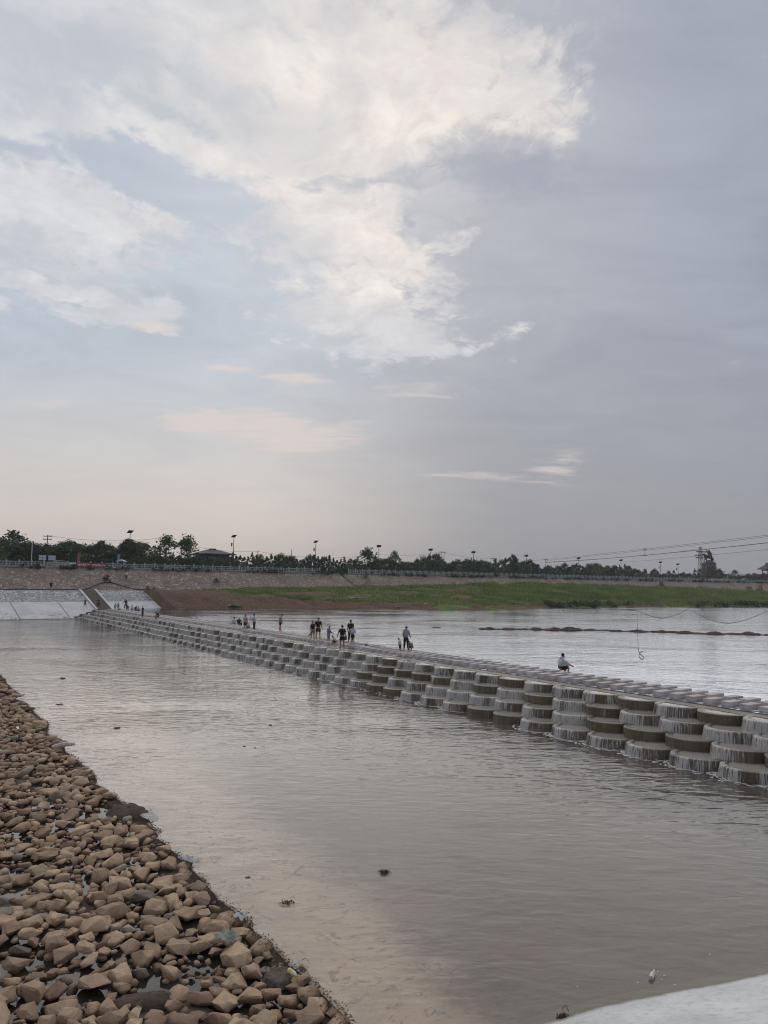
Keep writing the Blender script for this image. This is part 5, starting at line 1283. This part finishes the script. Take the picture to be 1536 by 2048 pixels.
# ================================================================== VEHICLES
def car(x, r_, col, lab, rot=0., L=4.4, H=1.5, name='car', z=ROADZ):
    o = thing(name, lab, 'car', B(s_at(x, r_), r_, z), BROT + rot); wd = 1.75
    paint = mat('paint_%d' % x, col, None, 1., .3, spec=.5)
    prof = [(-L/2, .35), (-L/2, .75), (-L/2 + .25, .92), (-L*.30, .98), (-L*.16, H - .04), (L*.18, H), (L*.40, 1.02), (L/2 - .05, .9), (L/2, .6), (L/2 - .05, .32)]
    n = len(prof); mb = MB(); V = []
    for sy, k in ((-1, 1), (1, 1)):
        for (a, b) in prof: V.append((a, sy*wd/2*(1 if b < 1.0 else .82), b))
    Fs = [tuple(range(n))[::-1], tuple(range(n, 2*n))] + [(i, (i + 1) % n, n + (i + 1) % n, n + i) for i in range(n)]
    mb.add(V, Fs); ob = mb.build('body', paint, o); bv = ob.modifiers.new('Bevel', 'BEVEL'); bv.width = .06; bv.segments = 2
    for sy in (-1, 1):
        mb = MB(); y0, y1 = sy*(wd/2*.93 + .015), sy*(wd/2*.83 + .02)
        for a, b, c, d in ((-L*.26, -L*.02, -L*.145, -L*.02), (L*.01, L*.33, L*.01, L*.17)):
            v = [(a, y0, 1.02), (b, y0, 1.02), (d, y1, H - .10), (c, y1, H - .10)]; mb.add(v + [(p, q - sy*.04, r2) for p, q, r2 in v], [(0, 1, 2, 3), (7, 6, 5, 4), (0, 4, 5, 1), (2, 6, 7, 3)])
        mb.build('side_window', M['glass'], o)
    for a0, a1, z0_, z1_, nm in ((-L*.295, -L*.175, 1.0, H - .08, 'windscreen'), (L*.385, L*.205, 1.05, H - .06, 'rear_window')):
        mb = MB(); sg = -1 if a0 < 0 else 1; v = [(a0 + sg*.02, -.66, z0_ + .03), (a0 + sg*.02, .66, z0_ + .03), (a1 + sg*.02, .6, z1_ + .02), (a1 + sg*.02, -.6, z1_ + .02)]
        mb.add(v + [(p - sg*.03, q, r2 - .03) for p, q, r2 in v], [(0, 1, 2, 3), (7, 6, 5, 4), (0, 4, 5, 1), (2, 6, 7, 3), (1, 5, 6, 2), (3, 7, 4, 0)]); mb.build(nm, M['glass'], o)
    for sx in (-L*.31, L*.30):
        for sy in (-1, 1):
            w = MB(); w.tube([(sx, sy*wd/2*.78, .33), (sx, sy*wd/2*1.01, .33)], .33, 14); t = w.build('wheel', M['rubber'], o)
            w = MB(); w.tube([(sx, sy*wd/2*1.0, .33), (sx, sy*(wd/2*1.01 + .012), .33)], .2, 10); w.build('rim', M['whitemetal'], t)
    for sy in (-1, 1):
        w = MB(); w.box((-L/2 - .01, sy*.6, .68), (.06, .34, .14)); w.build('headlight', M['white'], o)
        w = MB(); w.box((L/2 + .0, sy*.62, .78), (.06, .28, .14)); w.build('tail_light', mat('tail_lamp', (.3, .02, .02), None, 3., .3) if 'tail_lamp' not in bpy.data.materials else bpy.data.materials['tail_lamp'], o)
    return o
car(113, 14.5, (.42, .38, .33), 'beige car parked behind the railing beside the notice boards')
car(346, 14.5, (.40, .42, .45), 'light grey car parked behind the railing under the lone tree')
car(1428, 12.4, (.62, .63, .65), 'white car parked below the statue, left of two', -.9)
car(1446, 12.4, (.66, .67, .68), 'white car parked below the statue, right of two', -.9)
car(1490, 11.8, (.055, .06, .085), 'dark car parked left of the gate pavilion', -.2, 4.9, 1.75)
car(254, 14.6, (.55, .56, .6), 'white car parked behind the railing right of the blue flag')
# small stall canopy
o = thing('canopy_stall', 'small blue and white canopy stall behind the railing near the blue flag', 'stall', B(s_at(241, 12.5), 12.5, ROADZ), BROT)
mb = MB()
for a in range(8):
    an = math.pi*2*a/8; bn = math.pi*2*(a + 1)/8; mb.add([(0, 0, 2.05), (1.3*math.cos(an), 1.3*math.sin(an), 1.55), (1.3*math.cos(bn), 1.3*math.sin(bn), 1.55)], [(0, 1, 2)], a % 2)
mb.build('canopy', [M['white'], bpy.data.materials['blue_print']], o); mb = MB(); mb.tube([(0, 0, 0), (0, 0, 2.1)], .03, 6); mb.build('pole', M['whitemetal'], o)

# ================================================================== PEOPLE
skinm = mat('skin', (.36, .21, .15), (.30, .17, .12), 3., .6); hairm = mat('black_hair', (.012, .011, .011), None, 9., .6)
CL = {}
def clothm(c):
    k = tuple(round(x, 3) for x in c)
    if k not in CL: CL[k] = mat('cloth_%d' % len(CL), c, tuple(x*.8 for x in c), 3., .9, .4, 9.)
    return CL[k]
def rotx(a): return Matrix.Rotation(a, 3, 'X')
def person(lab, foot, yaw, h=1.70, lean=0., thigh=(0, 0), knee=(0, 0), spread=.06, arm=(6, 6), elbow=(12, 12), abduct=(10, 10), nod=12, hips=None, look=0.,
           top=(.03, .03, .035), bottom=(.03, .03, .04), legs='shorts', sleeve='short', hairc=hairm, hood=False, hat=None, lower=None, slim=1.08, group=None, dress=False):
    """foot: world point under the body (ground, or seat level when hips is given); faces local +y"""
    k = h/1.72; o = thing('person', lab, 'person', foot, yaw, group)
    L1, L2 = .42*k, .42*k; legp = []
    drop = []
    for s, (th, kn) in enumerate(zip(thigh, knee)):
        sg = -1 if s == 0 else 1; a = R(th); b = a - R(kn)
        hp = Vector((sg*.085*k, 0, 0)); kp = hp + Vector((sg*spread*k*.5 + sg*math.sin(R(th))*.03, math.sin(a)*L1, -math.cos(a)*L1)); ap = kp + Vector((sg*spread*k*.5, math.sin(b)*L2, -math.cos(b)*L2))
        legp.append((hp, kp, ap)); drop.append(-ap.z)
    hz = (max(drop) + .075*k) if hips is None else hips
    off = Vector((0, 0, hz))
    ly = R(lean); td = Vector((0, math.sin(ly), math.cos(ly)))
    pel = off.copy(); chest = pel + td*.32*k; neck = pel + td*.49*k
    na = ly + R(nod); hd = Vector((math.sin(R(look))*.3*math.sin(na), math.sin(na), math.cos(na))).normalized()
    sk = neck + hd*.095*k; head = neck + hd*.175*k
    W_ = slim
    v = [pel, pel + td*.16*k, chest, neck, sk, head, head + hd*.075*k]; e = [(0, 1), (1, 2), (2, 3), (3, 4), (4, 5), (5, 6)]
    r = [.125*k*W_, .115*k*W_, .125*k*W_, .058*k, .066*k, .098*k, .066*k]
    # nose and ears give the head its face
    fw = Vector((0, math.cos(na), -math.sin(na)))
    v.append(head + fw*.105*k - hd*.02*k); e.append((5, 7)); r.append(.018*k)
    sl = []
    for s in range(2):
        hp, kp, ap = [p + off for p in legp[s]]; i = len(v)
        toe_d = Vector((.15*(-1 if s == 0 else 1), 1, -.12)).normalized()
        v += [hp, kp, ap, ap + toe_d*.15*k + Vector((0, 0, -.03*k))]; e += [(0, i), (i, i + 1), (i + 1, i + 2), (i + 2, i + 3)]; r += [.088*k*W_, .056*k, .036*k, .034*k]; sl.append((i, hp, kp, ap))
    al = []
    for s in range(2):
        sg = -1 if s == 0 else 1; a, b = R(arm[s]), R(arm[s] + elbow[s]); ab = R(abduct[s])
        sh = chest + td*.11*k + Vector((sg*.165*k*W_, 0, 0))
        d1 = Vector((sg*math.sin(ab), math.sin(a)*math.cos(ab), -math.cos(a)*math.cos(ab))); d2 = Vector((sg*math.sin(ab)*.6, math.sin(b)*math.cos(ab), -math.cos(b)*math.cos(ab))).normalized()
        el_ = sh + d1*.28*k; wr = el_ + d2*.245*k; pm = wr + d2*.07*k; i = len(v)
        v += [sh, el_, wr, pm]; e += [(2, i), (i, i + 1), (i + 1, i + 2), (i + 2, i + 3)]; r += [.062*k*W_, .042*k, .028*k, .034*k]
        sd = d2.cross(Vector((1, 0, 0))).normalized() if abs(d2.x) < .9 else Vector((0, 1, 0)); cu = Vector((-sg*.25, 0, 0))
        for f, (q, ln) in enumerate(((-.027, .062), (-.009, .075), (.009, .070), (.027, .055))):
            j = len(v); v += [pm + sd*q*k + d2*ln*.55*k, pm + sd*q*k + (d2 + cu*.7).normalized()*ln*k*1.05]; e += [(i + 3, j), (j, j + 1)]; r += [.009*k, .008*k]
        j = len(v); v += [wr + d2*.03*k + sd*-.035*k, wr + d2*.075*k + sd*-.052*k]; e += [(i + 2, j), (j, j + 1)]; r += [.010*k, .009*k]
        al.append((i, sh, el_, wr))
    skin_obj('body', v, e, [q*1.14 if 3 < i < 7 else q*1.2 for i, q in enumerate(r)], skinm, o)
    # hair
    hc = hat or hairc
    bk = -fw
    sx_, cc = Vector((1, 0, 0)), head + hd*.03*k
    def shell(name, c, rx, ry, rz_, keep, m):
        mb = MB(); V = []; n, q = 14, 9
        for i in range(q + 1):
            for j in range(n):
                t, a = math.pi*i/q, 2*math.pi*j/n; d = Vector((math.sin(t)*math.cos(a), math.sin(t)*math.sin(a), math.cos(t)))
                V.append((c + sx_*d.x*rx + fw*d.y*ry + hd*d.z*rz_, keep(d)))
        Fs = [(i*n + j, (i + 1)*n + j, (i + 1)*n + (j + 1) % n, i*n + (j + 1) % n) for i in range(q) for j in range(n)]
        mb.add([p for p, _ in V], [f for f in Fs if all(V[u][1] for u in f)]); mb.build(name, m, o, smooth=True)
    shell('hat' if hat else 'hair', cc - fw*.010*k, .094*k, .108*k, .108*k, lambda d: d.z > -.62 and not (d.y > .28 and d.z < .30), hc)
    if hood: shell('hood', neck - fw*.055*k + hd*.03*k, .115*k, .085*k, .075*k, lambda d: True, clothm(top))
    # shirt
    g = 1.16
    sv = [pel + td*.02*k, pel + td*.16*k, chest, neck - td*.02*k]; se = [(0, 1), (1, 2), (2, 3)]; sr_ = [.142*k*W_, .136*k*W_, .148*k*W_, .075*k]
    for (i, sh, el_, wr) in al:
        j = len(sv); sv.append(sh); se.append((2, j)); sr_.append(.080*k*W_)
        if sleeve != 'none':
            q = .7 if sleeve == 'short' else 1.; sv.append(sh.lerp(el_, q)); se.append((j, j + 1)); sr_.append(.066*k if sleeve == 'short' else .056*k)
            if sleeve == 'long': sv.append(el_.lerp(wr, .92)); se.append((j + 1, j + 2)); sr_.append(.044*k)
    if dress:
        hem = (sl[0][2] + sl[1][2])*.5; sv += [pel*.55 + hem*.45, hem]; se += [(0, len(sv) - 2), (len(sv) - 2, len(sv) - 1)]; sr_ += [.125*k, .15*k]
    skin_obj('dress' if dress else 'shirt', sv, se, [q*1.26 for q in sr_], clothm(top), o)
    if not dress:
        bv_ = [pel + td*.05*k, pel - td*.02*k]; be = [(0, 1)]; br = [.137*k*W_, .142*k*W_]
        for (i, hp, kp, ap) in sl:
            j = len(bv_); bv_.append(hp - (hp - kp)*.12); be.append((1, j)); br.append(.104*k*W_)
            bv_.append(kp.lerp(hp, .12)); be.append((j, j + 1)); br.append(.082*k)
            if legs == 'long': bv_ += [kp, ap.lerp(kp, .06)]; be += [(j + 1, j + 2), (j + 2, j + 3)]; br += [.072*k, .056*k]
        skin_obj('shorts' if legs == 'shorts' else 'trousers', bv_, be, [q*1.22 for q in br], clothm(bottom), o)
    if lower: # leggings worn under shorts
        for (i, hp, kp, ap) in sl: skin_obj('legging', [hp.lerp(kp, .55), kp, ap], [(0, 1), (1, 2)], [.078*k, .066*k, .05*k], clothm(lower), o)
    return o
def facing(p, deg=0.):          # yaw so that the person's back is to the camera (deg turns left)
    return -math.atan2(p.x, p.y) + R(deg)
BLK = (.018, .018, .022); NAVY = (.02, .024, .05); WHT = (.62, .62, .62); LBL_ = (.46, .50, .58)
SIT = dict(thigh=(95, 92), knee=(120, 116)); CROUCH = dict(thigh=(112, 112), knee=(140, 140), lean=28, nod=35)
def stand(x, y, z, lab, **kw):
    p = at(x, y, z); deg = kw.pop('deg', 0.); return person(lab, p, facing(p, deg), **kw)
S_, W_Z = SLAB, DECK
# near end of the weir
p = at(1121, 1341, S_); person('person in a pale grey hoodie sitting alone on the slabs, elbow on a raised knee', p, facing(p, -62), 1.74, lean=12, hips=.13, top=(.46, .47, .52), bottom=BLK, sleeve='long', hood=True, arm=(48, 52), elbow=(12, 8), nod=8, **dict(thigh=(88, 96), knee=(118, 112)))
stand(812, 1300, S_, 'woman in a light grey hooded jacket and black trousers standing on the slabs', h=1.66, top=(.30, .32, .37), bottom=BLK, legs='long', sleeve='long', hood=True, nod=30, deg=-12, arm=(20, 22), elbow=(25, 25))
stand(800, 1307, W_Z, 'small child in a white shirt and navy shorts wading beside the slabs', h=1.10, top=WHT, bottom=NAVY, nod=32, deg=70, lean=6)
stand(824, 1301, S_, 'child in brown crouching on the slabs against the woman in grey', h=1.2, top=(.22, .17, .13), bottom=(.06, .045, .04), legs='long', deg=50, **CROUCH)
stand(701, 1284, S_, 'man in black standing behind the child in the blue and white shirt', h=1.76, top=BLK, bottom=BLK, legs='long', nod=10, deg=10)
stand(705, 1288, S_, 'child in a blue and white shirt and navy shorts standing on the slabs', h=1.38, top=(.40, .47, .60), bottom=NAVY, nod=20, sleeve='long', arm=(25, 25), elbow=(45, 45))
e_ = stand(684, 1297, W_Z, 'man in a black shirt and black shorts wading with his back turned', h=1.72, top=BLK, bottom=BLK, nod=14, arm=(10, 4), elbow=(20, 4), abduct=(24, 10))
stand(672, 1290, S_ - .05, 'child in a white shirt crouching at the slab edge beside the man in black', h=1.3, top=WHT, bottom=BLK, deg=60, **CROUCH)
stand(657, 1287, W_Z, 'boy in a blue grey shirt and grey shorts wading beside the slabs', h=1.42, top=(.16, .20, .32), bottom=(.20, .21, .25), deg=-60, nod=30, arm=(20, 20), elbow=(50, 50), sleeve='long')
stand(636, 1279, S_, 'tall man in a dark maroon shirt and dark shorts standing on the slabs', h=1.80, top=(.045, .022, .03), bottom=(.03, .028, .035), nod=18, deg=-170, abduct=(16, 16), thigh=(4, -4), slim=1.1)
stand(625, 1281, S_ - .08, 'woman in a dark shirt, denim shorts and yellow leggings beside the tall man', h=1.62, top=(.022, .022, .035), bottom=(.20, .22, .28), lower=(.48, .30, .03), nod=15, deg=170, slim=.9, hairc=mat('brown_hair', (.10, .065, .05), None, 9., .6))
stand(560, 1263, S_, 'man in a grey shirt and black shorts standing alone on the slabs looking down', h=1.74, top=(.30, .30, .31), bottom=BLK, nod=48, deg=-75, thigh=(8, -6), lean=4, arm=(-6, 4), elbow=(18, 12))
stand(508, 1262, S_ - .2, 'man in a pale blue shirt and long navy trousers standing on the slabs', h=1.78, top=(.44, .50, .64), bottom=NAVY, legs='long', nod=18, deg=75, sleeve='short', arm=(22, 25), elbow=(70, 70))
stand(499, 1259, S_ - .1, 'child in a white top crouching between two standing people', h=1.3, top=(.52, .50, .55), bottom=(.3, .28, .26), deg=80, **CROUCH)
stand(490, 1262, W_Z, 'person in a beige top and purple shorts wading beside the slabs', h=1.66, top=(.42, .33, .28), bottom=(.055, .03, .06), nod=15, deg=-40)
def sit(x, y, lab, h=1.6, deg=0, z=SLAB, **kw):
    p = at(x, y, z); a = dict(thigh=(92, 98), knee=(112, 120), lean=12, hips=.12, arm=(40, 44), elbow=(35, 35), nod=18); a.update(kw); return person(lab, p, facing(p, deg), h, **a)
sit(477, 1250, 'seated person in dark clothes and a pale hat on the slabs', deg=-35, top=BLK, bottom=BLK, legs='long', hat=clothm((.40, .36, .33)))
sit(465, 1249, 'seated person in white reading or holding something up on the slabs', deg=-75, top=(.52, .53, .55), bottom=(.45, .46, .5), legs='long', sleeve='long', elbow=(70, 70))
# the far group
def far(x, y, lab, **kw): return stand(x, y, kw.pop('z', SLAB), lab, **kw)
far(317, 1237, 'person in black crouching over a child near the far end of the slabs', h=1.66, top=BLK, bottom=BLK, deg=100, **CROUCH)
far(309, 1238, 'child in a pale top crouching in front of the person in black', z=W_Z, h=1.35, top=(.5, .46, .46), bottom=(.3, .2, .16), deg=-60, **CROUCH)
far(285, 1234, 'child in dark clothes standing apart on the weir crest', z=W_Z, h=1.52, top=BLK, bottom=BLK, legs='long', deg=60)
far(251, 1218, 'man in black striding with one arm out among the seated group', h=1.78, top=BLK, bottom=BLK, legs='long', thigh=(12, -10), abduct=(45, 14), deg=20)
sit(274, 1222, 'seated person in grey at the right of the seated group', deg=-40, top=(.33, .34, .37), bottom=(.10, .10, .12), legs='long', lean=28)
sit(270, 1221, 'seated person in black partly behind the seated person in grey', deg=-40, top=BLK, bottom=BLK, legs='long', lean=25)
sit(263, 1220, 'seated person in a white top in the seated group', deg=-20, top=(.55, .55, .55), bottom=BLK)
sit(255, 1219, 'seated person in dark clothes beside the striding man', deg=10, top=(.05, .045, .05), bottom=BLK, legs='long', lean=20)
far(240, 1222, 'child in a pale top crouching at the left of the seated group', h=1.3, top=(.5, .5, .5), bottom=(.2, .15, .13), deg=40, **CROUCH)
far(236, 1221, 'child in a light shirt and hat standing, right one of a standing pair', z=W_Z, h=1.45, top=(.42, .45, .50), bottom=(.20, .20, .25), hat=clothm((.12, .12, .14)), deg=20)
far(230, 1222, 'child in a light shirt standing, left one of a standing pair', z=W_Z, h=1.40, top=(.45, .48, .54), bottom=(.35, .33, .35), deg=-20)
sit(213, 1214, 'small person in pale clothes sitting at the foot of the bank stairs', h=1.3, z=1.62, deg=180, top=(.48, .46, .46), bottom=(.3, .26, .25))
p = B(s_at(199, -9.), -9., 0); p.z = 2.95
person('person in brown and black standing on the bank stairs', B(s_at(199, rz(1.72)), rz(1.72) + .1, 1.74), facing(p, 170), 1.68, top=(.13, .085, .06), bottom=BLK, legs='long')
bs = s_at(172, rz(1.75)); person('person in black with arms spread and legs apart balancing on the concrete bank', B(bs, rz(1.75), 1.75), facing(p, 120), 1.55, top=BLK, bottom=BLK, thigh=(0, 0), spread=.55, abduct=(85, 80), arm=(0, 0), elbow=(0, 0), dress=False)
person('person in a long black dress standing on the berm above the cobbles', B(s_at(102, .75), .75, 4.72), facing(p, 180), 1.70, top=BLK, dress=True, sleeve='short')
r6 = 4.6; person('person in a white shirt and dark trousers standing on the stone slope', B(s_at(252, r6), r6, 4.7 + (r6 - 1)/7.4*4.3 + .05), facing(p, 10), 1.72, top=(.75, .70, .70), bottom=NAVY, legs='long', arm=(30, 30), elbow=(80, 80))
best = min(((abs(px(B(s_at(1056, r_), r_, bank_z(s_at(1056, r_), r_)[0]))[1] - 1213), r_) for r_ in np.arange(-45, -10, .3)))[1]
s = s_at(1056, best); person('person in a white shirt crouching in the grass at the far waterline', B(s, best, bank_z(s, best)[0]), facing(p, 90), 1.7, top=(.6, .58, .56), bottom=(.3, .12, .10), **CROUCH)
# things they hold
hp = at(690, 1288, DECK); mb = MB(); mb.lathe([(0, 0), (.13, .02), (.16, .16), (.13, .30), (.04, .34), (0, .34)], 12); tag(mb.build('dark_bag', M['dark'], None, hp + Vector((0, 0, .30))), 'dark bag hanging from the hand of the wading man in black', 'bag')
mb = MB(); mb.tube([hp + Vector((-.10, 0, .60)), hp + Vector((-.04, 0, .86)), hp + Vector((.05, 0, .62))], .012, 5); o = mb.build('handle', M['dark']); o.parent = [q for q in COL.objects if q.name == 'dark_bag'][0]; o.location = -(hp + Vector((0, 0, .30)))
a, b = deep(626, 1262, at(625, 1281, SLAB).y - .15), deep(617, 1272, at(625, 1281, SLAB).y - .4)
mb = MB(); mb.tube([a, b], [.03, .05], 6); tag(mb.build('dark_stick', M['dark']), 'short dark stick carried by the woman in yellow leggings', 'stick')
hp = at(732, 1291, SLAB); mb = MB(); mb.lathe([(0, 0), (.10, 0), (.14, .07), (.06, .11), (0, .11)], 9); tag(mb.build('dark_pouch', M['dark'], None, hp), 'small dark bundle left on the slabs right of the blue shirted child', 'bundle')

# bake the grown bodies into plain meshes
bpy.context.view_layer.update(); dg = bpy.context.evaluated_depsgraph_get(); new = []
for o in SKINNED: new.append(bpy.data.meshes.new_from_object(o.evaluated_get(dg)))
for o, me in zip(SKINNED, new):
    nm = o.data.name; o.modifiers.clear(); o.data = me
    me.polygons.foreach_set('use_smooth', [True]*len(me.polygons))

# ================================================================== AIR
hz = MB(); hz.box((0, 750, 48), (4400, 3500, 104.4)); ho = hz.build('haze', [])
hm = bpy.data.materials.new('haze_air'); hm.use_nodes = True; hn = hm.node_tree; hn.nodes.clear()
hout = hn.nodes.new('ShaderNodeOutputMaterial'); hv = hn.nodes.new('ShaderNodeVolumePrincipled')
hv.inputs['Color'].default_value = (.86, .88, .92, 1); hv.inputs['Density'].default_value = .00028
hn.links.new(hv.outputs[0], hout.inputs['Volume']); ho.data.materials.append(hm); ho['kind'] = 'stuff'; ho['label'] = 'thin pale haze over the river and the far bank'
